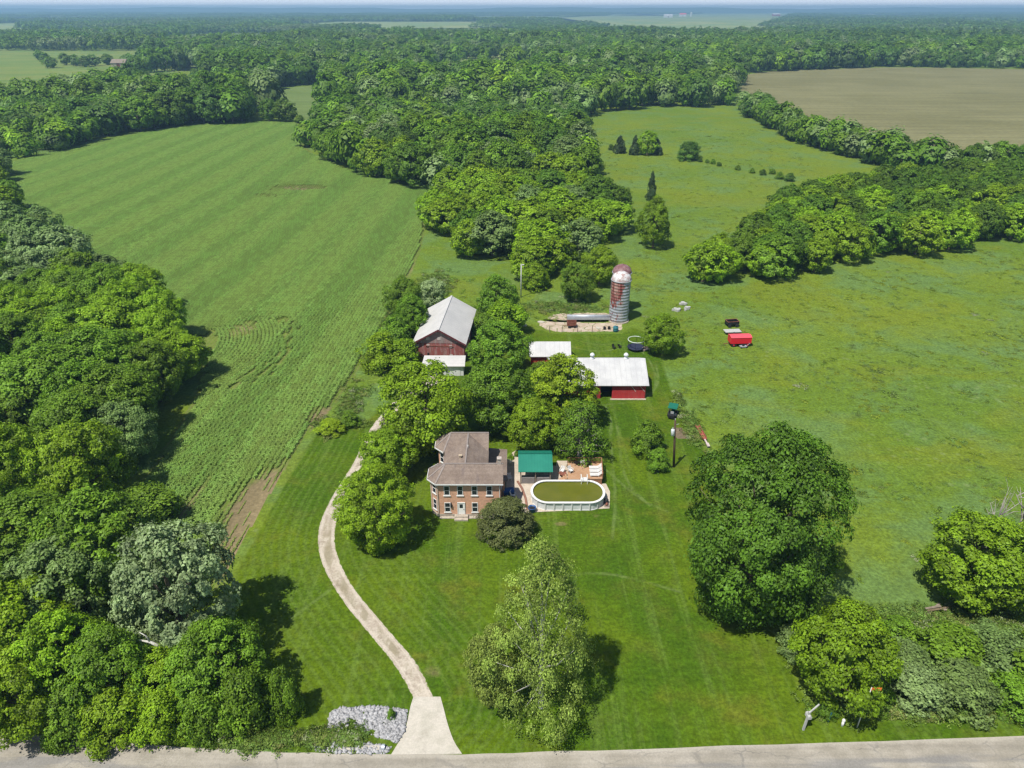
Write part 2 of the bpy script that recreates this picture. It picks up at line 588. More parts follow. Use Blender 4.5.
def build_materials():
    M['ground'] = m_ground(); M['lawn'] = m_lawn(); M['crop'] = m_crop()
    M['brown'] = m_field('dry_field', (.152, .146, .066), (.180, .172, .082), .012, radians(4))
    M['hay'] = m_field('hay_field', (.165, .205, .050), (.12, .185, .042), .02, radians(20))
    M['farcrop'] = m_field('young_crop', (.11, .16, .045), (.13, .18, .055), .02, 0)
    M['palefield'] = m_field('pale_crop', (.24, .27, .10), (.15, .225, .08), .004, 0)
    M['road'] = m_road(); M['drive'] = m_drive()
    M['apron'] = m_concrete('apron_concrete', (.43, .40, .335), (.50, .46, .395), (.31, .28, .23), .6)
    M['patio'] = m_concrete('patio_concrete', (.42, .35, .275), (.50, .43, .35), (.27, .22, .17), .6)
    M['pad'] = m_pad()
    M['leaf'] = m_leaf()
    M['bark'] = m_bark('bark', (.10, .078, .056), (.17, .14, .105))
    M['palebark'] = m_bark('pale_bark', (.42, .40, .35), (.56, .54, .49))
    M['deadwood'] = m_bark('dead_wood', (.32, .29, .255), (.46, .43, .39))
    M['brick'] = m_brick(); M['shingle'] = m_shingle()
    M['white'] = plain('white_paint', (.66, .66, .645), .5, .08)
    M['doorwhite'] = plain('door_paint', (.78, .78, .76), .4, .04)
    M['trim'] = plain('trim_paint', (.66, .66, .64), .55, .1)
    M['stone'] = plain('foundation_stone', (.38, .33, .27), .9, .25, 3)
    M['glass'] = plain('window_glass', (.02, .025, .035), .08, .1, 1, spec=.6)
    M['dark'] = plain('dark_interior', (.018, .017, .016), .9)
    M['barnroof'] = m_metalroof('barn_roof', (.47, .46, .445), (.53, .515, .495), 'Y', .9, rough=.55)
    M['whiteroof'] = m_metalroof('white_roof', (.43, .43, .435), (.51, .51, .505), 'X', .9, rough=.5)
    M['greenroof'] = m_metalroof('green_roof', (.012, .165, .115), (.016, .19, .13), 'X', .4, rough=.4)
    M['barnred'] = m_boards('barn_boards', (.32, .085, .075), (.26, .095, .085), (.38, .30, .28), .8)
    M['barngrey'] = m_boards('weathered_boards', (.30, .17, .16), (.26, .20, .19), (.38, .34, .32), .85)
    M['shedred'] = m_boards('red_siding', (.36, .030, .032), (.31, .028, .030), (.36, .10, .085), .4, .3)
    M['silo'] = m_silo()
    M['domewhite'] = m_dome('pale_dome', (.56, .55, .545), (.36, .25, .23))
    M['domerust'] = m_dome('rusty_dome', (.17, .075, .080), (.24, .14, .14))
    M['galv'] = plain('galvanised_steel', (.40, .43, .47), .45, .12, 2, .3, .4)
    M['water'] = m_water()
    M['poolwall'] = plain('pool_wall', (.60, .62, .62), .45, .06, 2)
    M['deck'] = m_boards('cedar_deck', (.42, .25, .145), (.36, .21, .12), (.44, .31, .21), .5, .3)
    M['oldwood'] = plain('grey_wood', (.22, .18, .14), .9, .25, 4)
    M['post'] = plain('creosote_pole', (.085, .055, .038), .9, .2, 4)
    M['greywood'] = plain('silvered_wood', (.40, .40, .38), .85, .15, 4)
    M['rust'] = plain('rusted_iron', (.20, .075, .05), .85, .3, 4)
    M['rustred'] = plain('faded_red_paint', (.33, .095, .065), .75, .25, 3, dirt=(.22, .10, .07))
    M['red'] = plain('red_paint', (.62, .012, .03), .4, .06, 1, spec=.4)
    M['redtop'] = plain('faded_red_top', (.72, .085, .11), .5, .06, 1, spec=.4)
    M['black'] = plain('black_plastic', (.018, .018, .02), .6, .2, 4)
    M['navy'] = plain('navy_mat', (.022, .026, .055), .7, .2, 3)
    M['blue'] = plain('blue_plastic', (.025, .085, .24), .45, .1, 3)
    M['teal'] = plain('teal_plastic', (.03, .14, .17), .5, .1, 3)
    M['tractor'] = plain('green_canopy', (.012, .135, .085), .5, .1, 3)
    M['orange'] = plain('orange_paint', (.70, .17, .03), .6, .08, 3)
    M['mulch'] = plain('mulch', (.15, .115, .07), .95, .3, 2)
    M['soilred'] = plain('brick_edging', (.24, .12, .085), .9, .25, 4)
    M['rock'] = plain('white_limestone', (.36, .358, .365), .9, .2, 2)
    M['tyre'] = plain('tyre_rubber', (.022, .022, .023), .8, .2, 5)
    M['net'] = plain('pale_tube', (.50, .56, .50), .6, .1, 3)
    M['cornleaf'] = M['leaf']


# ------------------------------------------------------------------ foliage
def unit(a):
    return a / np.maximum(np.linalg.norm(a, axis=1, keepdims=True), 1e-6)


def leaf_cloud(rng, lobes, lr, n, leaf, up=.42, flat=.78, out_bias=.5, scatter=.68, coh=.36, tone_lobe=.16, tone_leaf=.22):
    """leaf sprays over a set of lobes: V, F, tone"""
    w = lr ** 2
    li = rng.choice(len(lobes), n, p=w / w.sum())
    c = lobes[li]; r = lr[li]
    cen = np.array([0, 0, lobes[:, 2].mean() * .75])
    outw = unit(lobes - cen)[li]
    d = unit(unit(rng.normal(size=(n, 3))) + outw * out_bias + np.array([0, 0, up]))
    rad = (r * np.where(rng.random(n) < .1, rng.uniform(1.0, 1.45, n), rng.uniform(.66, 1.12, n)))[:, None]
    pos = c + d * rad * np.array([1, 1, flat])
    nrm = unit(d * .8 + outw * coh + np.array([0, 0, .4]) + rng.normal(size=(n, 3)) * scatter * .6)
    t = unit(np.cross(nrm, rng.normal(size=(n, 3))))
    b = np.cross(nrm, t)
    l = (leaf * rng.uniform(.6, 1.35, n))[:, None]
    sag = nrm * l * .16
    p0 = pos - t * l * .55 - sag; p1 = pos + b * l * .36; p2 = pos + t * l * .55 - sag; p3 = pos - b * l * .36
    V = np.stack([p0, p1, p2, p3], 1).reshape(-1, 3)
    F = np.arange(n * 4).reshape(n, 4)
    lt = rng.normal(1.0, tone_lobe, len(lobes)) + .10 * np.sin(lobes[:, 0] * .9 + lobes[:, 1] * .7)
    tone = np.clip(lt[li] + rng.normal(0, tone_leaf, n), .45, 1.7)
    return V, F, tone


PROF = {
    'ball': lambda t: np.sqrt(np.clip(1 - (2 * np.clip(t, 0, 1) - .92) ** 2 * .93, .03, 1)),
    'round': lambda t: np.sqrt(np.clip(1 - (2 * np.clip(t, 0, 1) * .93 - .80) ** 2 * 1.0, 0.02, 1)) * np.where(t < .25, .72 + 1.1 * t, 1.0),
    'wide': lambda t: np.clip(1 - np.abs(t - .38) ** 2.2 * 2.3, .12, 1),
    'cone': lambda t: np.clip(1.02 - t, .03, 1) ** .75,
    'syc': lambda t: np.clip(np.where(t < .22, .78 + t, 1.02 - (t - .2) * 1.02), .08, 1),
    'dome': lambda t: np.sqrt(np.clip(1 - (t * .98) ** 2, .03, 1)),
}


def lobes_for(rng, kind, R, z0, z1, nl, lrad, irreg=.18, minsep=.78, inner=.25):
    prof = PROF[kind]
    ph = rng.uniform(0, 2 * pi, 4); fr = np.array([2, 3, 5, 1]); am = rng.uniform(.3, 1, 4); am = am / am.sum()
    pts = []
    tries = 0
    sep = lrad * minsep
    while len(pts) < nl and tries < nl * 60:
        tries += 1
        t = rng.uniform(0, 1) ** .9
        a = rng.uniform(0, 2 * pi)
        rr = float(prof(np.array(t))) * R
        rr *= 1 + irreg * float(np.sum(am * np.sin(fr * a + ph + 3.0 * t * np.array([1, -1, 2, .5])))) * 1.6
        u = rng.uniform(.80, 1.0) if rng.random() > inner else rng.uniform(.2, .8)
        top = max(0.0, t - .75) * 4
        if rng.random() < top * .7: u = rng.uniform(.1, 1.0)
        p = np.array([rr * u * cos(a), rr * u * sin(a), z0 + (z1 - z0) * t * rng.uniform(.96, 1.03)])
        if any(((p - q) ** 2).sum() < sep * sep for q in pts[-400:]):
            if tries % 25: continue
        pts.append(p)
    L = np.array(pts)
    lr = lrad * np.clip(rng.lognormal(0, .34, len(L)), .5, 1.9)
    return L, lr


def limbs(rng, lobes, h0, h1, r0, n, lean=.03, seg=7, top=None, bare=0):
    mb = MB()
    zt = top or h1
    tx, ty = rng.normal(0, lean * zt, 2)
    path = [(0, 0, -.3), (0, 0, .05), (tx * .2, ty * .2, zt * .3), (tx * .6, ty * .6, zt * .62), (tx, ty, zt * .9)]
    rad = [r0 * 1.5, r0 * 1.12, r0 * .85, r0 * .5, r0 * .12]
    mb.tube(path, rad, seg + 2)
    idx = rng.choice(len(lobes), min(n, len(lobes)), replace=False)
    for i in idx:
        e = lobes[i]
        hs = min(zt * .8, max(h0 * .9, e[2] * rng.uniform(.45, .7)))
        k = hs / zt
        s = np.array([tx * k, ty * k, hs])
        m = s + (e - s) * .5 + np.array([0, 0, -.06 * zt * rng.random()])
        rr = r0 * rng.uniform(.28, .42)
        mb.tube([tuple(s), tuple(m), tuple(e)], [rr, rr * .6, rr * .15], 5)
    return mb


PROTO = {}


def proto(kind, i, seed, shape, R=5., h=10., z0=1.2, nl=150, lrad=.85, n=12000, leaf=.36, r0=.28, nlimb=14, bark='bark', irreg=.18, inner=.25, **kw):
    rng = np.random.default_rng(seed)
    top = h - lrad * .75
    L, lr = lobes_for(rng, shape, R - lrad * .6, z0 + lrad * .4, top, nl, lrad, irreg, inner=inner)
    V, F, tone = leaf_cloud(rng, L, lr, n, leaf, **kw)
    V[:, 2] = np.maximum(V[:, 2], .05)
    cm = mesh_np('crown', V, F, [M['leaf']], {'tone': ('FACE', tone)})
    tb = limbs(rng, L, max(z0, h * .2), h, r0, nlimb)
    tm = tb.mesh('trunk', M[bark], True)
    PROTO.setdefault(kind, []).append((tm, cm))


def build_protos():
    for i in range(5):
        proto('near', i, 10 + i, 'round', z0=.9, nl=270, lrad=.60, n=24000, leaf=.26)
    for i in range(2):
        proto('neartall', i, 40 + i, 'wide', z0=1.6, nl=260, lrad=.58, n=22000, leaf=.26, irreg=.28)
    proto('big', 0, 50, 'ball', z0=.5, nl=420, lrad=.50, n=66000, leaf=.16, nlimb=24, irreg=.24, inner=.2)
    proto('pale', 0, 60, 'round', z0=.8, nl=260, lrad=.55, n=26000, leaf=.25, irreg=.30, tone_lobe=.22)
    proto('syc', 0, 70, 'syc', z0=.5, nl=330, lrad=.46, n=30000, leaf=.128, r0=.22, nlimb=16, bark='palebark', irreg=.22, inner=.35, tone_lobe=.25, tone_leaf=.3)
    proto('airy', 0, 80, 'wide', z0=1.0, nl=120, lrad=.8, n=7500, leaf=.30, nlimb=70, bark='deadwood', irreg=.3, inner=.4)
    for i in range(4):
        proto('mid', i, 100 + i, 'round', z0=.9, nl=190, lrad=.68, n=7000, leaf=.45, r0=.3, nlimb=8, coh=.55, scatter=.5)
    for i in range(2):
        proto('mid', i, 110 + i, 'wide', z0=1.2, nl=180, lrad=.68, n=7000, leaf=.45, r0=.3, nlimb=8, irreg=.28, coh=.55, scatter=.5)
    for i in range(2):
        proto('ball', i, 190 + i, 'ball', z0=.35, nl=420, lrad=.47, n=36000, leaf=.195, nlimb=14, irreg=.06, inner=.2)
    for i in range(4):
        proto('shrub', i, 130 + i, 'dome', z0=.2, nl=110, lrad=.95, n=8000, leaf=.42, r0=.18, nlimb=8, irreg=.3)
    for i in range(2):
        proto('bush', i, 140 + i, 'dome', z0=.2, nl=200, lrad=.62, n=16000, leaf=.28, r0=.2, nlimb=8, irreg=.07)
    for i in range(2):
        proto('cedar', i, 150 + i, 'cone', z0=.1, nl=150, lrad=.72, n=8000, leaf=.42, r0=.25, nlimb=4, irreg=.15)
    for i in range(2):
        rng = np.random.default_rng(170 + i)
        L, lr = lobes_for(rng, 'wide', 3.6, 5.5, 10.2, 11, .5, .3, 2.4)
        mb = MB()
        mb.tube([(0, 0, -.3), (.1, 0, 2.5), (-.1, .2, 5), (.2, .1, 8.6)], [.42, .34, .26, .05], 8)
        for e in L:
            hs = max(1.8, e[2] * rng.uniform(.4, .7)); s = np.array([0, .05, min(hs, 7.5)])
            m = s + (e - s) * .5 + rng.normal(0, .3, 3)
            mb.tube([tuple(s), tuple(m), tuple(e)], [.15, .10, .025], 6)
            for _ in range(3):
                q = m + (e - m) * rng.uniform(.2, .9); w = q + rng.normal(0, .8, 3) + np.array([0, 0, .4])
                mb.tube([tuple(q), tuple((q + w) / 2 + rng.normal(0, .1, 3)), tuple(w)], [.055, .035, .012], 4)
        PROTO.setdefault('dead', []).append((mb.mesh('trunk', M['deadwood'], True), None))


LEAF = dict(
    bright=(.192, .325, .012), mid=(.130, .240, .016), dark=(.080, .160, .020), deep=(.094, .184, .014), grey=(.190, .272, .095), pale=(.240, .325, .145),
    olive=(.105, .122, .036), yellow=(.220, .325, .012), cedar=(.052, .092, .034), lime=(.18, .28, .030), syc=(.200, .265, .048), sage=(.165, .258, .070),
)
RND = random.Random(5)


def tree(name, kind, x, y, h, R, tone, label, cat='tree', group=None, var=None, rz=None, ry=None, z=0.0, dull=1.0):
    ps = PROTO[kind]
    tm, cm = ps[RND.randrange(len(ps)) if var is None else var % len(ps)]
    o = empty(name, (x, y, z), RND.uniform(0, 2 * pi) if rz is None else rz, (R / 5., (ry or R) / 5., h / 10.))
    link('trunk', tm, o)
    if cm is not None:
        c = link('crown', cm, o)
        k = LEAF[tone]
        c.color = (k[0] * dull, k[1] * dull, k[2] * dull, 1)
    tag(o, label, cat, group)
    return o


def tree_px(name, kind, px, base, top, w, tone, label, cat='tree', group=None, **kw):
    y = G(px, base)[1]
    h = max(.5, HZ(top, y))
    x = XW(px, y, h * .5)
    R = w / 2 / ppm(y, h * .5)
    return tree(name, kind, x, y, h, R, tone, label, cat, group, **kw)


# ------------------------------------------------------------------ polygons
def in_poly(P, poly):
    P = np.asarray(P, float); x = P[:, 0]; y = P[:, 1]
    c = np.zeros(len(P), bool)
    n = len(poly)
    for i in range(n):
        x0, y0 = poly[i]; x1, y1 = poly[(i + 1) % n]
        cond = ((y0 > y) != (y1 > y))
        with np.errstate(divide='ignore', invalid='ignore'):
            xi = (x1 - x0) * (y - y0) / ((y1 - y0) if y1 != y0 else 1e-9) + x0
        c ^= cond & (x < xi)
    return c


def seg_dist(P, line, closed=False):
    P = np.asarray(P, float)
    d = np.full(len(P), 1e9)
    n = len(line)
    for i in range(n if closed else n - 1):
        a = np.array(line[i], float); b = np.array(line[(i + 1) % n], float)
        ab = b - a
        t = np.clip(((P - a) @ ab) / max(ab @ ab, 1e-9), 0, 1)
        d = np.minimum(d, np.linalg.norm(P - (a + t[:, None] * ab), axis=1))
    return d


def smooth_line(pts, it=2, closed=False):
    P = [np.array(p, float) for p in pts]
    for _ in range(it):
        Q = []
        n = len(P)
        rng_ = range(n if closed else n - 1)
        if not closed: Q.append(P[0])
        for i in rng_:
            a = P[i]; b = P[(i + 1) % n]
            Q += [a * .75 + b * .25, a * .25 + b * .75]
        if not closed: Q.append(P[-1])
        P = Q
    return [tuple(p) for p in P]


def sheet(name, poly, res, z, mat_, margin=1.5, extra=None):
    """a flat sheet over a polygon with the distance from its edge stored in it"""
    P = np.array(poly)
    lo = P.min(0) - margin; hi = P.max(0) + margin
    nx = int((hi[0] - lo[0]) / res) + 2; ny = int((hi[1] - lo[1]) / res) + 2
    gx, gy = np.meshgrid(lo[0] + np.arange(nx) * res, lo[1] + np.arange(ny) * res)
    V = np.stack([gx.ravel(), gy.ravel()], 1)
    d = seg_dist(V, poly, True)
    e = np.where(in_poly(V, poly), d, -d)
    i = np.arange(nx * ny).reshape(ny, nx)
    F = np.stack([i[:-1, :-1], i[:-1, 1:], i[1:, 1:], i[1:, :-1]], -1).reshape(-1, 4)
    F = F[(e[F] > -margin).any(1)]
    used = np.unique(F)
    mp = np.full(nx * ny, -1); mp[used] = np.arange(len(used))
    V = V[used]; e = e[used]; F = mp[F]
    at = {'edge': ('POINT', e)}
    for k, fn in (extra or {}).items():
        at[k] = ('POINT', fn(V))
    me = mesh_np(name, np.c_[V, np.full(len(V), z)], F, [mat_], at)
    return tag(link(name, me), kind='structure')


def strip(name, left, right, z, mat_, n=4):
    """a road or drive between two edge lines with the distance from the edge stored in it"""
    V = []; E = []; F = []
    for (a, b) in zip(left, right):
        w = hypot(a[0] - b[0], a[1] - b[1])
        for k in range(n + 1):
            s = k / n
            V.append((a[0] + (b[0] - a[0]) * s, a[1] + (b[1] - a[1]) * s, z)); E.append(min(s, 1 - s) * w)
    for i in range(len(left) - 1):
        for k in range(n):
            q = i * (n + 1) + k
            F.append((q, q + 1, q + n + 2, q + n + 1))
    me = mesh_np(name, V, F, [mat_], {'edge': ('POINT', E)})
    return tag(link(name, me), kind='structure')


# ------------------------------------------------------------------ scattering of uncountable things
def scatter(name, pts, rot, scl, idx, sources):
    """one object of many instances on points; sources are objects outside the scene"""
    col = bpy.data.collections.new(name + '_sources')
    for i, o in enumerate(sources):
        o.name = '%s_kind_%02d' % (name, i)
        col.objects.link(o)
    pts = np.asarray(pts, np.float32)
    me = bpy.data.meshes.new(name)
    me.vertices.add(len(pts))
    me.vertices.foreach_set('co', pts.ravel())
    a = me.attributes.new('spin', 'FLOAT', 'POINT'); a.data.foreach_set('value', np.asarray(rot, np.float32))
    a = me.attributes.new('pick', 'INT', 'POINT'); a.data.foreach_set('value', np.asarray(idx, np.int32))
    a = me.attributes.new('size', 'FLOAT_VECTOR', 'POINT'); a.data.foreach_set('vector', np.asarray(scl, np.float32).ravel())
    o = link(name, me)
    g = bpy.data.node_groups.new(name, 'GeometryNodeTree')
    g.interface.new_socket('Geometry', in_out='INPUT', socket_type='NodeSocketGeometry')
    g.interface.new_socket('Geometry', in_out='OUTPUT', socket_type='NodeSocketGeometry')
    N = g.nodes.new; Lk = g.links.new
    gi = N('NodeGroupInput'); go = N('NodeGroupOutput')
    ci = N('GeometryNodeCollectionInfo')
    ci.inputs['Collection'].default_value = col
    ci.inputs['Separate Children'].default_value = True
    ci.inputs['Reset Children'].default_value = True
    iop = N('GeometryNodeInstanceOnPoints')
    iop.inputs['Pick Instance'].default_value = True
    def na(nm, ty):
        n = N('GeometryNodeInputNamedAttribute'); n.data_type = ty; n.inputs['Name'].default_value = nm
        return n.outputs['Attribute']
    cx = N('ShaderNodeCombineXYZ')
    Lk(na('spin', 'FLOAT'), cx.inputs['Z'])
    Lk(gi.outputs[0], iop.inputs['Points']); Lk(ci.outputs[0], iop.inputs['Instance'])
    Lk(na('pick', 'INT'), iop.inputs['Instance Index']); Lk(cx.outputs[0], iop.inputs['Rotation'])
    Lk(na('size', 'FLOAT_VECTOR'), iop.inputs['Scale']); Lk(iop.outputs[0], go.inputs[0])
    md = o.modifiers.new('scatter', 'NODES'); md.node_group = g
    return o


_SRC = {}


def src(mesh, color):
    key = tuple(round(c, 4) for c in color)
    if key not in _SRC:
        _SRC[key] = m_leaf('leaves_%d' % len(_SRC), color)
    me = mesh.copy()
    me.materials[0] = _SRC[key]
    return bpy.data.objects.new('source', me)


# ================================================================== THE SETTING
def GP(L, z=0.0):
    return [G(a, b, z) for a, b in L]


_a = G(228, 580); _b = G(312, 430)
ROW_ANG = atan2(-(_b[0] - _a[0]), _b[1] - _a[1])
ROW_SP = .78
build_materials()
build_protos()

FIELD = GP([(224, 590), (238, 562), (262, 516), (288, 470), (311, 432), (332, 408), (352, 380), (378, 340), (398, 300), (414, 268), (424, 240), (428, 205), (436, 188),
            (400, 182), (340, 167), (305, 150), (297, 122), (240, 122), (200, 125), (130, 134), (60, 151), (10, 162), (-30, 175), (0, 230), (60, 290), (150, 330), (205, 350),
            (196, 395), (160, 455), (130, 500), (150, 560), (190, 590)])
DRIVE_L = GP([(414, 699), (396, 666), (370, 635), (345, 605), (326, 575), (317.5, 550), (318, 528), (327, 505), (340, 484), (351, 467), (360, 450), (369, 430), (379, 417), (393, 402), (412, 385), (430, 376)])
DRIVE_R = GP([(434, 699), (420, 666), (397, 640), (372, 611), (351, 585), (338.5, 560), (334, 540), (337, 518), (349, 490), (362, 468), (371, 450), (379, 434), (388, 421), (402, 406), (424, 390), (446, 380)])
LAWN = GP([(232, 580), (262, 526), (290, 476), (314, 436), (322, 431), (360, 425), (376, 414), (400, 390), (440, 372), (470, 350), (484, 325), (530, 330), (612, 333), (640, 326), (660, 350),
           (668, 385), (684, 415), (705, 448), (722, 500), (735, 560), (762, 622), (790, 660), (800, 700), (850, 722), (1060, 718), (1060, 745), (800, 748), (600, 752), (400, 757), (240, 752), (255, 700), (240, 640)])
TRACKS = [GP([(610, 428), (613, 470), (616, 500), (612, 540)]), GP([(617, 426), (621, 462), (628, 485), (650, 506)]), GP([(606, 470), (640, 500), (668, 512)]),
          GP([(600, 405), (640, 402), (656, 392), (655, 372), (648, 358), (640, 350)]), GP([(608, 400), (645, 397), (660, 385), (656, 365)]),
          GP([(610, 440), (612, 420), (604, 404)]), GP([(560, 345), (585, 350), (605, 352), (625, 346)]), GP([(575, 340), (600, 346), (622, 341)]),
          GP([(522, 590), (560, 576), (600, 572), (640, 580), (680, 592)]), GP([(330, 590), (300, 612), (290, 620)])]


HC = np.array(G(120, 352)); HR = float(np.linalg.norm(np.array(G(214, 352)) - HC))


def head_zone(P):
    """the turning rows that curve round the tip of the wood"""
    v = np.asarray(P) - HC
    r = np.linalg.norm(v, axis=1); a = np.arctan2(v[:, 1], v[:, 0])
    w = 2.6 * np.sin(v[:, 0] * 12.9898 + v[:, 1] * 78.233) + 1.2 * np.sin(v[:, 0] * 3.1) * np.sin(v[:, 1] * 2.3)
    return (r < HR + 14 + w) & (a > -.52 + .03 * w) & (a < .58 + .03 * w)


def bare_fn(V):
    out = np.zeros(len(V))
    ca, sa = cos(ROW_ANG), sin(ROW_ANG)
    for px, py, lu, lv, k in ((262, 507, 4.2, 9, 1.35), (242, 548, 2.6, 6, .85), (243, 330, 5, 8, .45), (322, 418, 2.5, 4, .9), (300, 188, 16, 7, .55), (268, 196, 10, 5, .4), (185, 512, .9, 9, .75), (237, 385, .8, 3, .8), (415, 268, 2, 12, .5)):
        x, y = G(px, py)
        dx = V[:, 0] - x; dy = V[:, 1] - y
        u = dx * ca + dy * sa; v = -dx * sa + dy * ca
        out = np.maximum(out, k * np.exp(-(u / lu) ** 2 - (v / lv) ** 2))
    return out


def worn_fn(V):
    out = np.zeros(len(V))
    for px, py, rx, ry, k in ((561, 524, 1.0, .5, 1.1), (596, 516, .9, .5, .7), (432, 672, 1.5, 1.2, .7), (447, 640, 3.5, 2.2, .35), (418, 590, 4, 2, .3), (640, 545, 5, 3, .28), (700, 560, 3, 4, .3), (480, 575, 2.5, 1.2, .35), (300, 640, 3, 2, .25), (505, 545, 2.6, 1.0, .45), (545, 716, 2.5, 1.2, .5),
                              (700, 608, 4, 1.5, .35), (365, 735, 5, .6, .5), (600, 700, 8, 1, .22), (630, 330, 3, 1, .4), (690, 440, 1, 4, .4), (556, 512.5, 6, .5, .5), (660, 392, .8, 3, .5)):
        x, y = G(px, py)
        out = np.maximum(out, k * np.exp(-((V[:, 0] - x) / rx) ** 2 - ((V[:, 1] - y) / ry) ** 2))
    return out


def build_setting():
    # ground sheet out to the horizon
    me = mesh_np('ground', [(-11500, -60, 0), (11500, -60, 0), (11500, 13500, 0), (-11500, 13500, 0)], [(0, 1, 2, 3)], [M['ground']])
    tag(link('ground', me), kind='structure')
    dl = smooth_line([((a[0] + b[0]) / 2, (a[1] + b[1]) / 2) for a, b in zip(DRIVE_L, DRIVE_R)], 1)
    sheet('crop_field', smooth_line(FIELD, 1, True), 1.3, .008, M['crop'], 2, {'bare': bare_fn})
    def dtrack(V):
        d = np.full(len(V), 99.0)
        for tline in TRACKS:
            d = np.minimum(d, seg_dist(V, smooth_line(tline, 2)))
        return d
    sheet('lawn', smooth_line(LAWN, 1, True), .34, .016, M['lawn'], 1.2, {'worn': worn_fn, 'drive': lambda V: seg_dist(V, dl) - 1.2, 'track': dtrack})
    # the road along the bottom, slightly bent
    top = GP([(-330, 712), (-150, 722), (0, 731), (100, 742), (200, 748), (300, 753), (400, 755.5), (500, 754), (600, 750), (800, 744), (1024, 736), (1200, 728), (1400, 716)])
    top = smooth_line([(-160, 47.5)] + top + [(160, 47.0)], 2)
    rn = random.Random(3)
    up = [(x, y + rn.uniform(-.07, .07)) for x, y in top]
    lo = [(x, y - 6.6) for x, y in top]
    strip('road', lo, up, .024, M['road'], 12)
    strip('driveway', smooth_line(DRIVE_L, 2), smooth_line(DRIVE_R, 2), .028, M['drive'], 8)
    ap = smooth_line(GP([(414, 697), (441, 697)]), 0)
    L = GP([(413.5, 697), (410, 708), (407.5, 722), (404, 733), (399, 742), (391, 755)]); R = GP([(440.5, 697), (443.5, 708), (447, 722), (450.5, 733), (454.5, 743), (462, 754)])
    mb = MB()
    L = smooth_line(L, 1); R = smooth_line(R, 1)
    mb.prism(L[::-1] + R if False else (L + R[::-1]), -.05, .055)
    o = mb.build('driveway_apron', M['apron']); tag(o, kind='structure')
    PAT = GP([(507, 456), (517, 450), (520, 466), (556, 466), (557, 461), (568, 461), (569, 482), (606, 484), (610, 492), (609.5, 508.5), (575, 510.5), (530, 512.5), (525, 514.5), (512, 500), (506, 490)])
    mb = MB(); mb.prism(PAT[::-1] if sum((PAT[i][0] - PAT[i - 1][0]) * (PAT[i][1] + PAT[i - 1][1]) for i in range(len(PAT))) > 0 else PAT, -.05, .06)
    tag(mb.build('patio', M['patio']), kind='structure')
    sheet('concrete_pad', smooth_line(GP([(537, 324), (544, 321), (560, 322.5), (612, 323), (622, 322), (622, 332), (606, 331.5), (575, 332), (556, 332), (546, 329.5)]), 1, True), .25, .03, M['pad'], 1.0)
    sheet('trough_pad', smooth_line(GP([(546, 318.5), (556, 313.5), (585, 313), (612, 313), (613, 320), (570, 320.5), (553, 320)]), 1, True), .25, .03, M['pad'], 1.0)
    sheet('garden_bed', smooth_line(GP([(674, 428), (684, 428), (688, 439), (674, 438)]), 1, True), .3, .03, M['mulch'], 0.0)
    # fields further off
    def flat(name, pts, z, m):
        V = [(x, y, z) for x, y in pts]
        me = bpy.data.meshes.new(name); me.from_pydata(V, [], [list(range(len(V)))]); me.materials.append(m)
        bm = bmesh.new(); bm.from_mesh(me); bmesh.ops.triangulate(bm, faces=bm.faces); bmesh.ops.recalc_face_normals(bm, faces=bm.faces); bm.to_mesh(me); bm.free()
        tag(link(name, me), kind='structure')
    flat('brown_field', smooth_line(BROWN, 1, True), .05, M['brown'])
    flat('hay_field', HAY, .05, M['hay'])
    flat('young_crop_field', YOUNG, .05, M['farcrop'])
    flat('pale_field', PALE, .05, M['palefield'])
    flat('meadow', GP([(425, 56), (440, 49), (530, 47), (545, 56), (440, 66)]), .06, M['palefield'])
    flat('meadow', GP([(130, 64), (145, 57), (205, 54), (212, 68), (150, 76)]), .06, M['hay'])
    rn = random.Random(12)
    for (x, y, w, d, m) in FARFIELDS:
        pts = [(x - w / 2, y - d / 2), (x + w / 2, y - d / 2 + rn.uniform(-20, 20)), (x + w / 2 * .9, y + d / 2), (x - w / 2 * .85, y + d / 2)]
        flat('distant_field', pts, .05, M[m])
    # low hills closing the horizon
    V = []; F = []
    n = 140
    for i in range(n + 1):
        x = -11400 + 22800 * i / n
        hgt = 62 + 8 * sin(x * .0011) + 6 * sin(x * .0023 + 1) + 4 * sin(x * .0061 + 2)
        V += [(x, 10600, -.4), (x, 11400, hgt * .8), (x, 12200, hgt), (x, 13300, -.4)]
    for i in range(n):
        for k in range(3):
            a = i * 4 + k
            F.append((a, a + 4, a + 5, a + 1))
    me = mesh_np('hills', V, F, [M['hill']], None, True)
    tag(link('hills', me), kind='structure')


BROWN = GP([(738, 76), (770, 71), (830, 69), (900, 67), (1060, 70)]) + [(760, 860), (620, 280)] + GP([(1090, 182), (1000, 174), (930, 167), (870, 156), (800, 137), (764, 120), (744, 106)])
HAY = GP([(-80, 47), (20, 49), (60, 51), (145, 50), (150, 58), (130, 80), (60, 100), (-80, 104)])
YOUNG = GP([(240, 97), (285, 88), (326, 85), (318, 119.5), (298, 120.5), (296, 110), (256, 112)])
PALE = GP([(555, 17.5), (640, 14.5), (800, 13.0), (785, 21), (748, 33), (700, 32), (640, 28), (560, 24)])
_rn = random.Random(77)
FARFIELDS = []
for _ in range(22):
    y = _rn.uniform(2300, 8500); x = _rn.uniform(-.8, .8) * y
    FARFIELDS.append((x, y, _rn.uniform(250, 900), y * _rn.uniform(.16, .34), _rn.choice(['hay', 'palefield', 'palefield', 'farcrop', 'brown'])))
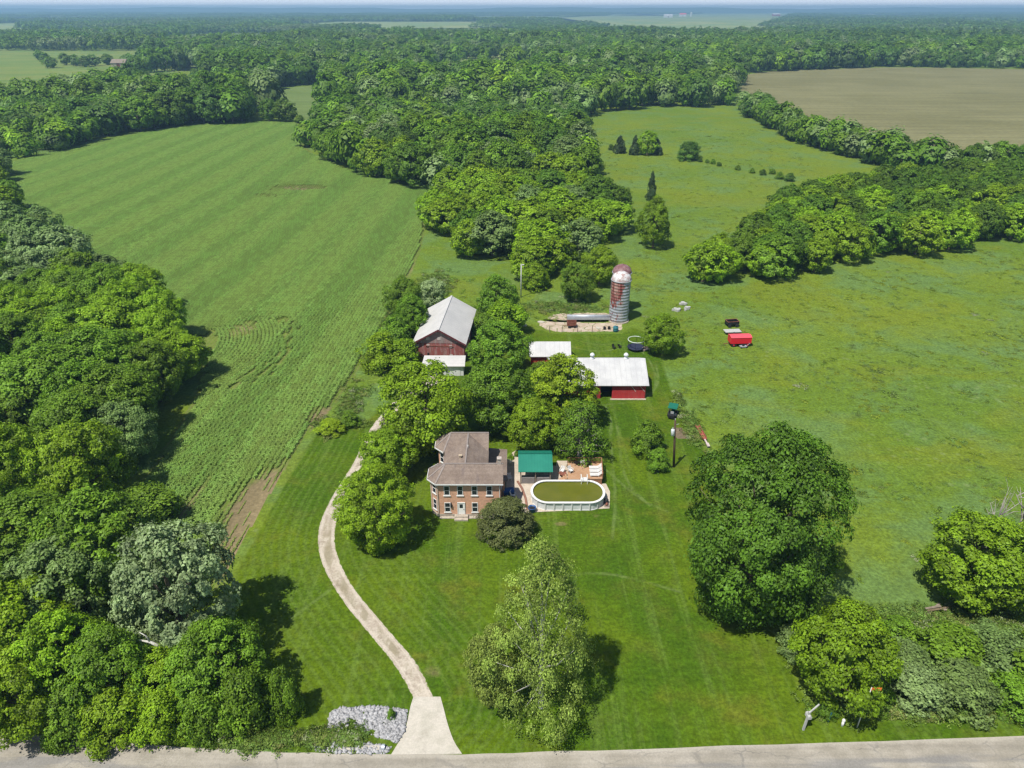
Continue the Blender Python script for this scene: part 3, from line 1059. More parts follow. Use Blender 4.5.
for x, y, w, d, m in ((-1350, 2000, 520, 900, 'palefield'), (-620, 1750, 380, 760, 'farcrop'), (-200, 2250, 460, 900, 'hay'), (520, 1800, 300, 800, 'palefield'), (1500, 2000, 420, 900, 'farcrop'), (-1900, 3000, 700, 1200, 'palefield'), (-500, 3300, 800, 1300, 'palefield'), (2200, 3100, 800, 1300, 'hay')):
    FARFIELDS.append((x, y, w, d, m))
FARFIELDS = [q for q in FARFIELDS if not (abs(q[0] - 900) < 900 and q[1] < 4200 and q[0] > 0)]


# ================================================================== WOODS
FOREST = GP([(-420, 190), (15, 160), (60, 151), (130, 134), (200, 125), (300, 122), (305, 152), (340, 169), (400, 184), (438, 190), (434, 236), (455, 250), (485, 272), (530, 284), (590, 272), (612, 244),
             (620, 214), (596, 186), (578, 166), (574, 142), (582, 117), (640, 110), (735, 105), (742, 74), (830, 69), (900, 67), (1060, 69), (1500, 74)]) + [(9600, 9500), (-9600, 9500)]
WEST = GP([(202, 352), (190, 400), (154, 458), (124, 500), (60, 520), (-60, 530), (-330, 470), (-330, 180), (-60, 172), (2, 176), (22, 215), (85, 275), (150, 318), (194, 338)])
EAST = GP([(696, 284), (735, 284), (795, 280), (865, 263), (950, 250), (1150, 224), (1300, 175), (1080, 172), (975, 184), (890, 192), (840, 200), (780, 216), (738, 246)])
MEADOW_A = [(430, 54), (528, 50.5), (534, 55), (440, 60)]
MEADOW_B = [(138, 62), (196, 57.5), (202, 66), (150, 71)]
HOLES = [HAY, YOUNG, PALE, GP(MEADOW_A), GP(MEADOW_B)] + [[(x - w / 2, y - d / 2), (x + w / 2, y - d / 2), (x + w / 2, y + d / 2), (x - w / 2, y + d / 2)] for x, y, w, d, m in FARFIELDS]
TONE_WORD = dict(bright='bright green', mid='mid green', dark='dark green', deep='deep green', grey='grey green', yellow='yellow green', olive='olive', sage='sage green', lime='lime green', pale='pale silvery', cedar='blackish green')


def jitter_grid(x0, x1, y0, y1, s, rng, jit=.34):
    nx = int((x1 - x0) / s) + 1; ny = int((y1 - y0) / (s * .87)) + 1
    gx, gy = np.meshgrid(np.arange(nx), np.arange(ny))
    X = x0 + (gx + .5 * (gy % 2)) * s; Y = y0 + gy * s * .87
    P = np.stack([X.ravel(), Y.ravel()], 1)
    return P + rng.uniform(-jit, jit, P.shape) * s


def build_woods():
    rng = np.random.default_rng(21)
    cand = []

    def tone_pick(y, w):
        names = list(w); p = np.array([w[k] for k in names], float) * np.array([1 + .9 * sin(y * .013 + 2.4 * i + len(cand) * .004) for i in range(len(names))]); p /= p.sum()
        return names[int(rng.choice(len(names), p=p))]

    def add(P, hlo, hhi, k, w, region):
        for x, y in P:
            h = rng.uniform(hlo, hhi)
            if region in ('big', 'far'): h *= 1 + .26 * sin(x * .017 + 2.1 + .8 * sin(y * .011)) * sin(y * .023 + .6)
            cand.append([x, y, h, k * h * rng.uniform(.36, .58), tone_pick(y, w), region])

    P = jitter_grid(-300, -40, 80, 330, 8.6, rng); P = P[in_poly(P, WEST)]
    add(P[P[:, 1] < 150], 9.5, 13.5, 1.06, dict(mid=4, deep=1.6, bright=5, sage=.8, yellow=.8), 'west')
    add(P[P[:, 1] >= 150], 8.5, 12.5, 1.06, dict(mid=3, bright=2, sage=4, grey=2.5), 'west')
    P = jitter_grid(35, 330, 150, 290, 7.4, rng); P = P[in_poly(P, EAST)]
    add(P, 8.5, 12, 1.0, dict(mid=5, deep=3, bright=3, dark=.6), 'east')
    # hedgerow beside the brown field
    HL = GP([(742, 110), (765, 122), (800, 140), (850, 156), (900, 168), (960, 176), (1040, 180)])
    d = 0
    for i in range(len(HL) - 1):
        a = np.array(HL[i]); b = np.array(HL[i + 1]); n = max(1, int(np.linalg.norm(b - a) / 6.4))
        for k in range(n):
            q = a + (b - a) * (k + .5) / n
            for s in (-2.6, 2.6):
                if rng.random() < .9:
                    add([(q[0] + s + rng.normal(0, 1), q[1] + s * .6 + rng.normal(0, 1))], 10, 15, .88, dict(mid=3, deep=3, dark=1.5, sage=1.4, grey=.8), 'hedge')
    # the big wood, thinning in detail with distance
    P = jitter_grid(-420, 520, 160, 262, 9.8, rng); P = P[in_poly(P, FOREST)]
    add(P, 8.5, 12.5, 1.16, dict(yellow=2, bright=4.5, mid=4, deep=1.6, sage=.8), 'spur')
    P = jitter_grid(-440, 540, 262, 470, 10.8, rng); P = P[in_poly(P, FOREST)]
    add(P, 11.5, 16.5, .95, dict(mid=4.5, deep=3.5, dark=2, bright=1.2, sage=1.2, grey=.7), 'big')
    P = jitter_grid(-1000, 1100, 470, 1250, 14.5, rng); P = P[in_poly(P, FOREST) & (np.abs(P[:, 0]) < P[:, 1] * .80 + 40)]
    for hole in HOLES[:5]:
        P = P[~in_poly(P, hole)]
    add(P, 15, 23, .80, dict(mid=4.5, deep=4, dark=3, sage=1.6, grey=1.2, bright=.8), 'far')
    cand = [c for c in cand if not any(in_poly([(c[0], c[1])], hh)[0] for hh in (HOLES[0], HOLES[1], HOLES[3], HOLES[4]))]
    # keep the views into the small fields open: no tall tree right in front of them
    OPEN = [MEADOW_A, MEADOW_B, [(246, 98), (285, 90), (316, 88), (312, 117), (298, 118), (296, 103), (262, 103)], [(-60, 50), (138, 50), (118, 64), (60, 71), (-60, 78)]]
    def blocks(x, y, h, R):
        for O in OPEN:
            q = [PX(x + sx * R, y, h * f) for f in (.5, .8, 1.0) for sx in (-.6, 0, .6)]
            if in_poly(q, O).any(): return True
        return False
    cand = [c for c in cand if not blocks(*c[:4]) and rng.random() > (.06 if c[5] == 'far' else .02)]
    # scattered trees in the hay field
    for px, py in ((46, 62), (52, 66), (66, 63), (76, 64), (85, 65), (95, 64), (108, 63), (40, 58), (130, 62)):
        x, y = G(px, py + 2); cand.append([x, y, 13, 6.5, 'deep', 'far'])
    # which show largest
    vis = []
    for i, c in enumerate(cand):
        px, py = PX(c[0], c[1], c[2] * .6)
        rp = c[3] * ppm(c[1], c[2] * .6)
        if -rp < px < 1024 + rp and -rp < py < 768 + rp:
            vis.append((rp, i))
    vis.sort(reverse=True)
    chosen = set(i for _, i in vis[:232])
    wd = dict(west='in the wood left of the crop field', east='in the thicket right of the pasture', hedge='in the hedgerow along the brown field',
              spur='in the clump behind the silos', big='in the big wood beyond the crop', far='in the far woods')
    gd = dict(west='trees of the wood left of the crop field', east='trees of the thicket right of the pasture', hedge='trees of the hedgerow by the brown field',
              spur='trees of the clump behind the silos', big='trees of the big wood beyond the crop field', far='trees of the far woods')
    edges = dict(west=WEST[:5], east=EAST[:5], hedge=HL, spur=FOREST[7:20], big=FOREST[:14], far=FOREST[:3])
    rest = []
    for i, c in enumerate(cand):
        if i in chosen:
            x, y, h, R, tone, reg = c
            lo = h < {'west': 10.6, 'east': 10, 'hedge': 12, 'spur': 8.7, 'big': 13.6, 'far': 19}[reg]
            de = seg_dist([(x, y)], edges[reg])[0]
            where = ' at its edge' if de < 7 and reg != 'hedge' else ''
            lab = '%s %s broadleaf tree %s%s' % ('low' if lo else 'tall', TONE_WORD[tone], wd[reg], where)
            kind = 'near' if y < 150 else 'mid'
            tree('broadleaf_tree', kind, x, y, h, R, tone, lab, group=gd[reg])
        else:
            rest.append(c)
    # the rest of the woods, one object
    srcs = []; names = ['mid', 'deep', 'dark', 'bright', 'sage', 'grey', 'yellow']
    far_m = []
    for s in range(3):
        r2 = np.random.default_rng(300 + s)
        L, lr = lobes_for(r2, 'round' if s < 2 else 'wide', 4.0, 1.2, 9.2, 42, 1.5, .22)
        V, F, tn = leaf_cloud(r2, L, lr, 800, 1.2, coh=1.2, scatter=.22, tone_leaf=.12)
        V[:, 2] = np.maximum(V[:, 2], .05)
        mb = MB(); mb.tube([(0, 0, -.2), (.1, .1, 4), (0, 0, 8)], [.35, .26, .08], 6, caps=False)
        nv = len(V)
        V = np.r_[V, np.array(mb.v)]; F2 = np.array(mb.f) + nv
        mi = np.r_[np.zeros(len(F), int), np.ones(len(F2), int)]
        tn = np.r_[tn, np.ones(len(F2))]
        far_m.append(mesh_np('far_tree', V, np.r_[F, F2], [M['leaf'], M['bark']], {'tone': ('FACE', tn)}, mat_idx=mi))
    for nm in names:
        for s in range(3):
            srcs.append(src(far_m[s], LEAF[nm]))
    n_far = len(srcs)
    for nm in names[:5]:
        for s in range(2):
            srcs.append(src(PROTO['mid'][s * 3][1], LEAF[nm]))
    n_mid = len(srcs)
    for s in range(4):
        r2 = np.random.default_rng(400 + s)
        VV = []; TT = []
        P = jitter_grid(-42, 42, -42, 42, 14.5, r2)
        for x, y in P:
            h = r2.uniform(12, 20); R = h * .46
            L, lr = lobes_for(r2, 'round', R - 1.5, 3, h - 1.5, 12, 2.4, .2)
            V, F, tn = leaf_cloud(r2, L, lr, 120, 2.8, coh=1.5, scatter=.2, tone_leaf=.1, tone_lobe=.1)
            V[:, 2] = np.maximum(V[:, 2], .05)
            VV.append(V + np.array([x, y, 0])); TT.append(tn * r2.uniform(.6, 1.35))
        V = np.concatenate(VV); tn = np.concatenate(TT)
        pm = mesh_np('far_grove', V, np.arange(len(V)).reshape(-1, 4), [M['leaf']], {'tone': ('FACE', tn)})
        srcs.append(src(pm, LEAF[['mid', 'deep', 'mid', 'grey'][s]]))
    pts = []; rot = []; scl = []; idx = []
    for x, y, h, R, tone, reg in rest:
        pts.append((x, y, 0)); rot.append(rng.uniform(0, 6.28)); scl.append((R / 4.6, R / 4.6, h / 10.2))
        if y < 290 and tone in names[:5]:
            idx.append(n_far + names.index(tone) * 2 + int(rng.integers(2))); scl[-1] = (R / 5, R / 5, h / 10)
        else:
            t2 = tone if tone in names else 'mid'
            idx.append(names.index(t2) * 3 + int(rng.integers(3)))
    P = jitter_grid(-7600, 7600, 1290, 9300, 82, rng, .12)
    P = P[np.abs(P[:, 0]) < P[:, 1] * .80 + 60]
    keep = in_poly(P, FOREST)
    for hh in HOLES[2:]:
        keep &= ~in_poly(P, hh)
    P = P[keep]
    PO = [(560, 19), (640, 14.5), (795, 12.8), (770, 21), (742, 27), (660, 26), (600, 22.5)]
    for x, y in P:
        if y < 2900 and in_poly([PX(x + sx, y + 40, f) for f in (5, 14, 20) for sx in (-45, 0, 45)], PO).any(): continue
        if rng.random() < .05 and y > 2000: continue
        k = rng.uniform(.85, 1.25) * (1 + .25 * sin(x * .0013 + 1.3) * sin(y * .0017))
        pts.append((x, y, 0)); rot.append(rng.integers(4) * pi / 2 + rng.normal(0, .15)); scl.append((1.02, 1.02, k)); idx.append(n_mid + int(rng.integers(4)))
    o = scatter('woodland', pts, rot, scl, idx, srcs)
    tag(o, 'distant green woodland of countless treetops reaching to the horizon', 'woodland', kind='stuff')
    print('woods: things', len(chosen), 'stuff points', len(pts))


# ================================================================== SINGLE TREES AND SHRUBS
def build_trees():
    T = tree_px; B = 'broadleaf_tree'
    # around the house
    T(B, 'ball', 376, 540, 470, 82, 'bright', 'round bright green maple between the gravel driveway and the brick house front', var=0, dull=1.12)
    T(B, 'near', 386, 479, 430, 58, 'bright', 'smaller bright green maple just behind the round driveway maple', var=1, dull=.9)
    T(B, 'near', 423, 447, 363, 94, 'bright', 'large leafy maple between the house and the barn', var=2)
    T(B, 'near', 498, 376, 321, 60, 'mid', 'round mid green tree against the right side of the barn', var=3)
    T(B, 'near', 500, 428, 362, 74, 'mid', 'dark dense tree directly behind the rear roof of the house', var=4, dull=.85)
    T(B, 'neartall', 561, 424, 357, 70, 'yellow', 'yellow green tree partly hiding the long white roofed shed', var=0)
    T(B, 'near', 534, 450, 398, 52, 'bright', 'small bright tree behind the green roofed pavilion', var=1)
    T(B, 'near', 545, 404, 362, 44, 'mid', 'slim mid green tree in front of the small white roofed shed', var=2)
    T(B, 'airy', 580, 456, 402, 56, 'mid', 'half bare dark green tree behind the pool deck', var=0, dull=.78)
    T('round_shrub', 'bush', 506, 533, 501, 60, 'olive', 'dark olive rounded bush on the lawn in front of the house', 'shrub', var=0)
    T('sycamore_tree', 'syc', 543, 707, 545, 126, 'syc', 'tall open sycamore with a white trunk on the front lawn', var=0)
    T(B, 'neartall', 496, 700, 628, 60, 'syc', 'light green sapling growing against the left of the sycamore', var=1)
    T(B, 'big', 766, 606, 434, 163, 'deep', 'huge round dark green tree standing on the open right lawn', var=0, rz=.6, dull=.84)
    T(B, 'neartall', 843, 694, 607, 98, 'bright', 'yellowish green tree by the road with pale pole in front', var=1, dull=.74)
    T(B, 'near', 980, 596, 520, 108, 'bright', 'bushy green tree below the dead snag at the right edge', var=3, dull=.84)
    T(B, 'near', 1040, 585, 530, 80, 'bright', 'bushy green tree cut by the right picture edge', var=2)
    T(B, 'near', 664, 354, 315, 40, 'bright', 'round tree beside the trampoline and the pasture fence', var=4, dull=.8)
    T('shrub', 'shrub', 648, 452, 421, 36, 'mid', 'larger leafy shrub left of the brown power pole', 'shrub', var=0)
    T('shrub', 'shrub', 658, 469, 449, 22, 'mid', 'small leafy shrub at the foot of the larger one by the power pole', 'shrub', var=1)
    T(B, 'neartall', 655, 248, 197, 33, 'bright', 'lone pasture tree with clear trunk and round shadow', var=0, dull=.85)
    T(B, 'near', 577, 300, 262, 36, 'mid', 'dark round tree standing alone left of the twin silos', var=3)
    T(B, 'near', 600, 284, 246, 38, 'bright', 'green tree just behind the dark one by the silos', var=1)
    T('shrub', 'shrub', 534, 288, 264, 30, 'bright', 'bright green bush right of the pale pole behind the barn', 'shrub', var=2)
    T(B, 'near', 497, 320, 276, 42, 'mid', 'green tree behind the right wall of the barn', var=0)
    T('shrub', 'shrub', 505, 332, 302, 44, 'bright', 'spreading bright shrub at the right rear of the barn', 'shrub', var=2)
    T('shrub', 'shrub', 486, 338, 312, 26, 'mid', 'mid green shrub tight against the right barn wall', 'shrub', var=3)
    # left of the barn
    T(B, 'near', 404, 318, 277, 40, 'mid', 'topmost tree of the row along the left side of the barn', var=1)
    T(B, 'near', 412, 340, 296, 38, 'mid', 'middle tree of the row along the left side of the barn', var=4)
    T('shrub', 'shrub', 396, 350, 316, 42, 'mid', 'wide shrub below the trees at the left side of the barn', 'shrub', var=0)
    T('shrub', 'shrub', 380, 367, 334, 42, 'bright', 'lowest bright shrub of the row left of the barn', 'shrub', var=1)
    T('shrub', 'shrub', 405, 367, 340, 36, 'bright', 'bright shrub at the front left corner of the barn', 'shrub', var=2)
    T('shrub', 'shrub', 433, 303, 278, 26, 'pale', 'pale feathery shrub behind the top end of the barn', 'shrub', var=3, dull=1.35)
    T('shrub', 'shrub', 350, 425, 412, 22, 'mid', 'low dark shrub at the field corner by the driveway', 'shrub', var=0)
    T('shrub', 'shrub', 331, 431, 420, 28, 'yellow', 'low yellowish shrub at the corner of the crop field', 'shrub', var=1)
    T(B, 'mid', 268, 121, 98, 20, 'deep', 'left one of two dark trees in the gap before the small far crop field', var=0)
    T(B, 'mid', 285, 122, 98, 24, 'deep', 'right one of two dark trees in the gap before the small far crop field', var=2)
    T('shrub', 'shrub', 300, 123, 115, 10, 'mid', 'small bush at the far corner of the crop field beside the wood', 'shrub', var=1)
    # small ones in the upper pasture
    T('cedar_tree', 'cedar', 620, 153, 135, 14, 'cedar', 'leftmost small cedar in the upper pasture, standing alone', var=0)
    T('cedar_tree', 'cedar', 635, 155, 135, 11, 'cedar', 'narrow cedar touching the left of the bright pasture tree', var=1)
    T(B, 'mid', 648, 155, 130, 22, 'bright', 'bright green tree among the cedars in the upper pasture', var=0)
    T('cedar_tree', 'cedar', 657, 155, 138, 13, 'cedar', 'dark cedar touching the right of the bright pasture tree', var=0)
    T('shrub', 'shrub', 690, 160, 142, 25, 'dark', 'lone dark bush in the middle of the upper pasture', 'shrub', var=2)
    T('cedar_tree', 'cedar', 652, 200, 171, 12, 'cedar', 'tall dark cedar above the lone pasture tree', var=1)
    T('shrub', 'shrub', 590, 150, 139, 14, 'dark', 'dark bush at the wood edge left of the small cedars', 'shrub', var=1)
    T('shrub', 'shrub', 611, 150, 144, 6, 'dark', 'tiny bush at the left foot of the leftmost cedar', 'shrub', var=3)
    for k, (px, py, w) in enumerate(((700, 162, 5), (707, 163, 5), (713, 164, 6), (719, 166, 5), (738, 170, 6), (752, 173, 6), (763, 175, 7), (772, 174, 7), (780, 179, 9), (790, 181, 10))):
        T('hedge_bush', 'shrub', px, py, py - w * .8, w, 'mid' if k % 3 else 'dark', 'low bush on the thin fence line crossing the upper pasture', 'shrub', group='bushes along the pasture fence line', var=k)
    # lower left group by the road
    T(B, 'pale', 172, 650, 530, 122, 'pale', 'big pale silvery leaved tree at the lower left lawn edge', var=0)
    L = [(95, 600, 498, 120, 'mid', 'near', 'tall mid green tree left of the pale silvery one'),
         (20, 570, 500, 110, 'mid', 'near', 'mid green tree at the left picture edge above the road trees'),
         (60, 640, 548, 110, 'sage', 'near', 'dull green tree lower left, in front of the taller one'),
         (12, 680, 585, 110, 'bright', 'near', 'bright green tree in the lower left corner, upper one'),
         (62, 700, 618, 88, 'bright', 'neartall', 'bright green tree second from left along the road'),
         (15, 724, 655, 90, 'bright', 'near', 'bright green tree overhanging the road at the left corner'),
         (112, 708, 632, 86, 'mid', 'neartall', 'wide mid green tree third from left along the road'),
         (165, 706, 652, 72, 'bright', 'near', 'bright green tree under the dead white limb'),
         (214, 700, 628, 94, 'mid', 'neartall', 'wide mid green tree at the right of the roadside group'),
         (205, 728, 684, 54, 'mid', 'shrub', None), (246, 722, 672, 54, 'mid', 'shrub', None), (115, 734, 690, 58, 'bright', 'shrub', None), (72, 734, 688, 58, 'mid', 'shrub', None), (160, 732, 694, 50, 'bright', 'shrub', None),
         (283, 716, 672, 34, 'mid', 'shrub', None), (150, 520, 488, 60, 'mid', 'shrub', None), (-40, 650, 560, 110, 'mid', 'near', 'tree mostly beyond the left picture edge'), (-50, 710, 640, 110, 'bright', 'near', 'roadside tree mostly beyond the left corner')]
    SL = iter(['leafy shrub at the foot of the wide roadside tree', 'shrub right of the roadside group facing the lawn', 'bright shrub on the road verge below the third tree', 'mid green shrub on the road verge near the left corner',
               'bright shrub on the road verge below the dead limb', 'small upright shrub alone on the lawn above the white stones', 'shrub between the left wood and the pale tree at the crop edge'])
    for k, (px, b, t, w, tone, kind, lab) in enumerate(L):
        if kind == 'shrub': T('shrub', 'shrub', px, b, t, w, tone, next(SL), 'shrub', var=k)
        else: T(B, kind, px, b, t, w, tone, lab, var=k)
    # tangle at the lower right
    L = [(905, 676, 646, 62, 'sage', 'vine covered shrub right of the yellowish roadside tree'), (950, 664, 632, 74, 'mid', 'mid green bramble mound in the middle of the right thicket'),
         (1005, 676, 640, 76, 'sage', 'dull green bramble mound by the road at the right edge'), (915, 696, 668, 60, 'grey', 'grey green vine mound close to the road verge'),
         (962, 698, 668, 70, 'sage', 'dull vine mound above the road, right of the grey one'), (1015, 702, 674, 58, 'mid', 'mid green vine mound in the lower right corner'),
         (872, 706, 686, 40, 'mid', 'low green shrub at the foot of the yellowish roadside tree'), (800, 650, 626, 40, 'sage', 'dull shrub under the lower right of the huge tree'),
         (900, 640, 620, 40, 'mid', 'low weeds shrub below the bushy right tree'), (830, 716, 700, 22, 'deep', 'small dark shrub behind the white marker by the road'),
         (1055, 690, 630, 90, 'mid', 'bramble mound beyond the right picture edge'), (870, 660, 642, 30, 'bright', 'bright low shrub right of the yellowish roadside tree'),
         (985, 650, 630, 50, 'sage', 'pale sage shrub between the bramble mounds and the bushy tree')]
    for k, (px, b, t, w, tone, lab) in enumerate(L):
        T('shrub', 'shrub', px, b, t, w, tone, lab, 'shrub', var=k)
    T('shrub', 'shrub', 391, 718, 709, 9, 'mid', 'tiny green shrub on the white stones by the apron', 'shrub', var=0)
    # dead ones
    x, y = G(1012, 545); tree('dead_tree', 'dead', x, y, HZ(476, y), 3.0, 'mid', 'bare dead snag with pale branches at the right picture edge', var=0, rz=.4)
    x, y = G(985, 552); tree('dead_tree', 'dead', x, y, HZ(488, y), 2.2, 'mid', 'thinner bare snag left of the dead one at the right edge', var=1, rz=2.0)
    x, y = G(8, 440); tree('dead_tree', 'dead', x, y, HZ(400, y) + 1.0, 4.5, 'mid', 'grey bare branched tree inside the left wood', var=1, rz=1)
    y = G(160, 690)[1]
    def q(px, py, z): 
        Y = y - .9; return (XW(px, Y, HZ(py, Y)), Y, HZ(py, Y))
    mb = MB()
    mb.tube([q(186, 668, 0), q(176, 660, 0), q(163, 648, 0), q(150, 642, 0), q(139, 640, 0)], [.22, .2, .17, .13, .06], 8)
    mb.tube([q(150, 642, 0), q(146, 636, 0), q(139, 632, 0)], [.10, .07, .03], 6)
    mb.tube([q(163, 648, 0), q(158, 651, 0), q(150, 653, 0)], [.10, .07, .03], 6)
    p0 = q(186, 668, 0)
    mb.tube([(p0[0] + 1.2, p0[1] + 1.0, -.2), (p0[0] + .5, p0[1] + .5, p0[2] * .55), p0], [.32, .27, .22], 8)
    tag(mb.build('dead_limb', M['palebark'], None, True), 'pale dead limb sticking out of the roadside trees below the silvery tree', 'dead limb')


# ================================================================== BUILDINGS
def window(parent, x, y, z0, z1, w, face=(0, -1), dark=False, sill=True, arch=False):
    """frame with glass set in a wall whose outward direction is face; x, y is the middle on the wall"""
    fx, fy = face; tx, ty = -fy, fx
    def q(u, d, z): return (x + tx * u + fx * d, y + ty * u + fy * d, z)
    mb = MB(); h = w / 2
    for u0, u1, a, b in ((-h, -h + .09, z0, z1), (h - .09, h, z0, z1), (-h + .09, h - .09, z1 - .10, z1), (-h + .09, h - .09, z0, z0 + .08), (-h + .09, h - .09, (z0 + z1) / 2 - .03, (z0 + z1) / 2 + .03)):
        P = [q(u0, -.03, a), q(u1, -.03, a), q(u1, .05, a), q(u0, .05, a)]
        n = len(mb.v)
        mb.v += P + [(p[0], p[1], b) for p in P]
        for s in ((0, 3, 2, 1), (4, 5, 6, 7), (0, 1, 5, 4), (1, 2, 6, 5), (2, 3, 7, 6), (3, 0, 4, 7)): mb.f.append([n + i for i in s])
    f = mb.build('window', M['white'] if not dark else M['trim'], parent)
    g = MB()
    g.face([q(-h + .08, .012, z0 + .07), q(h - .08, .012, z0 + .07), q(h - .08, .012, z1 - .09), q(-h + .08, .012, z1 - .09)])
    g.build('pane', M['glass'], f)
    if sill:
        s = MB()
        P = [q(-h - .1, .003, z0 - .13), q(h + .1, .003, z0 - .13), q(h + .1, .11, z0 - .13), q(-h - .1, .11, z0 - .13)]
        s.v += P + [(p[0], p[1], z0 - .005) for p in P]
        for t in ((0, 3, 2, 1), (4, 5, 6, 7), (0, 1, 5, 4), (1, 2, 6, 5), (2, 3, 7, 6), (3, 0, 4, 7)): s.f.append(list(t))
        s.build('sill', M['white'], f)
    return f


def build_house():
    o = empty('farmhouse', (-6, 80, 0))
    tag(o, 'two storey brick farmhouse with purple brown hipped roofs and white windows', 'house')
    o_loc = Vector(o.location)

    def bd(mb, name, m, parent=None, smooth=False):
        if parent is None:
            mb.v = [tuple(Vector(p) - o_loc) for p in mb.v]
            return mb.build(name, m, o, smooth)
        mb.v = [tuple(Vector(p) - o_loc) for p in mb.v]
        return mb.build(name, m, parent, smooth)

    EZ = 5.62
    front = [(-1.5, 75.5), (-1.5, 79.35), (-9.75, 79.35), (-10.65, 78.4), (-10.65, 76.45), (-9.75, 75.5)]
    rear = [(-3.6, 82.95), (-3.6, 87.2), (-9.3, 87.2), (-10.35, 86.1), (-10.35, 84.0), (-9.3, 82.95)]
    midp = [(-3.62, 79.3), (-3.62, 83.0), (-8.9, 83.0), (-8.9, 79.3)]
    w = MB(); w.prism(front, .45, EZ + .02); w.prism(rear, .45, EZ + .01); w.prism(midp, .45, EZ)
    # gable walls up to the roof
    w.face([(-1.5, 75.5, EZ + .02), (-1.5, 79.35, EZ + .02), (-1.5, 77.42, 7.05)])
    w.face([(-3.6, 82.95, EZ + .01), (-3.6, 87.2, EZ + .01), (-3.6, 85.07, 7.05)])
    bd(w, 'brick_wall', M['brick'])
    fnd = MB()
    def grow(p, d):
        cx = sum(a for a, b in p) / len(p); cy = sum(b for a, b in p) / len(p)
        return [(a + (d if a > cx else -d), b + (d if b > cy else -d)) for a, b in p]
    fnd.prism(grow(front, .06), -.2, .45); fnd.prism(grow(rear, .06), -.2, .448); fnd.prism(grow(midp, .04), -.2, .446)
    bd(fnd, 'foundation', M['stone'])

    def roof(pts, r1, r2, zr, name):
        # pts: A right front, B left front, C, D left bay, E left back, F right back
        A, B, Cc, D, E, F = [(p[0], p[1], EZ) for p in pts]
        R1 = (r1[0], r1[1], zr); R2 = (r2[0], r2[1], zr)
        mb = MB()
        for f in ([A, R1, R2, B], [B, R2, Cc], [Cc, R2, D], [D, R2, E], [E, R2, R1, F]):
            mb.slab(f, .16)
        return bd(mb, name, M['shingle'])

    rf = roof([(-1.15, 75.05), (-9.95, 75.05), (-11.1, 76.25), (-11.1, 78.6), (-9.95, 79.8), (-1.15, 79.8)], (-1.15, 77.42), (-8.75, 77.42), 7.2, 'roof')
    rr = roof([(-3.25, 82.5), (-9.5, 82.5), (-10.8, 83.8), (-10.8, 86.3), (-9.5, 87.65), (-3.25, 87.65)], (-3.25, 85.07), (-8.6, 85.07), 7.22, 'roof')
    mb = MB()
    ridge = -6.15
    mb.slab([(-9.3, 79.0, EZ + .03), (ridge, 77.3, 7.16), (ridge, 85.2, 7.16), (-9.3, 83.2, EZ + .03)], .16)
    mb.slab([(-3.2, 79.0, EZ + .03), (-3.2, 83.2, EZ + .03), (ridge, 85.2, 7.16), (ridge, 77.3, 7.16)], .16)
    rm = bd(mb, 'roof', M['shingle'])
    # ridge and hip caps
    cap = MB()
    for a, b in (((-1.15, 77.42, 7.22), (-8.75, 77.42, 7.22)), ((-8.75, 77.42, 7.22), (-9.95, 75.05, 5.64)), ((-8.75, 77.42, 7.22), (-11.1, 76.25, 5.64)), ((-8.75, 77.42, 7.22), (-11.1, 78.6, 5.64)),
                 ((-3.25, 85.07, 7.24), (-8.6, 85.07, 7.24)), ((-8.6, 85.07, 7.24), (-9.5, 82.5, 5.64)), ((-8.6, 85.07, 7.24), (-10.8, 83.8, 5.64)), ((ridge, 77.6, 7.18), (ridge, 85.0, 7.18))):
        cap.obox(a, b, .22, .05)
    bd(cap, 'ridge_cap', M['ridgecap'])
    # eaves: white fascia and gutter round the front wing
    for E_ in ([(-1.13, 75.03), (-9.96, 75.03), (-11.13, 76.24), (-11.13, 78.61), (-9.96, 79.83)], [(-9.52, 82.47), (-10.83, 83.79), (-10.83, 86.31)]):
        ft = MB()
        for a, b in zip(E_[:-1], E_[1:]):
            ft.obox((a[0], a[1], EZ - .10), (b[0], b[1], EZ - .10), .07, .17)
        bd(ft, 'fascia', M['white'])
    fr = MB()
    fr.box(-9.7, -1.46, 75.40, 75.47, 5.12, 5.44)  # dark strip painting the eave's shadow on the upper front wall
    bd(fr, 'eave_shadow_strip', M['eaveshade'])
    dp = MB(); dp.tube([(-1.62, 75.36, .2), (-1.62, 75.36, 5.3)], [.05, .05], 6); bd(dp, 'downpipe', M['white'])
    ch = MB(); ch.box(-1.9, -1.45, 77.3, 77.75, 6.6, 7.9); ch.box(-1.98, -1.37, 77.22, 77.83, 7.9, 8.05); bd(ch, 'chimney', M['chim'], rf)
    v = MB(); v.tube([(-6.9, 79.3, 6.4), (-6.9, 79.3, 7.2)], [.14, .14], 8); v.box(-7.12, -6.68, 79.1, 79.5, 7.2, 7.3); bd(v, 'roof_vent', M['vent'], rm)
    v = MB(); v.tube([(-6.0, 81.5, 6.7), (-6.0, 81.5, 7.45)], [.06, .06], 8); bd(v, 'vent_pipe', M['white'], rm)
    # one storey addition on the right
    a = MB(); a.box(-3.58, -1.0, 79.9, 87.0, -.1, 2.9); ad = bd(a, 'side_addition', M['brick'])
    a = MB(); a.slab([(-3.58, 79.42, 3.25), (-.7, 79.42, 2.95), (-.7, 87.3, 2.95), (-3.58, 87.3, 3.25)], .14); bd(a, 'addition_roof', M['shingle'], ad)
    a = MB(); a.box(-.995, -.95, 81, 81.9, .1, 2.1); bd(a, 'side_door', M['white'], ad)
    # windows and door; parts are placed relative to the house
    yf = 75.5
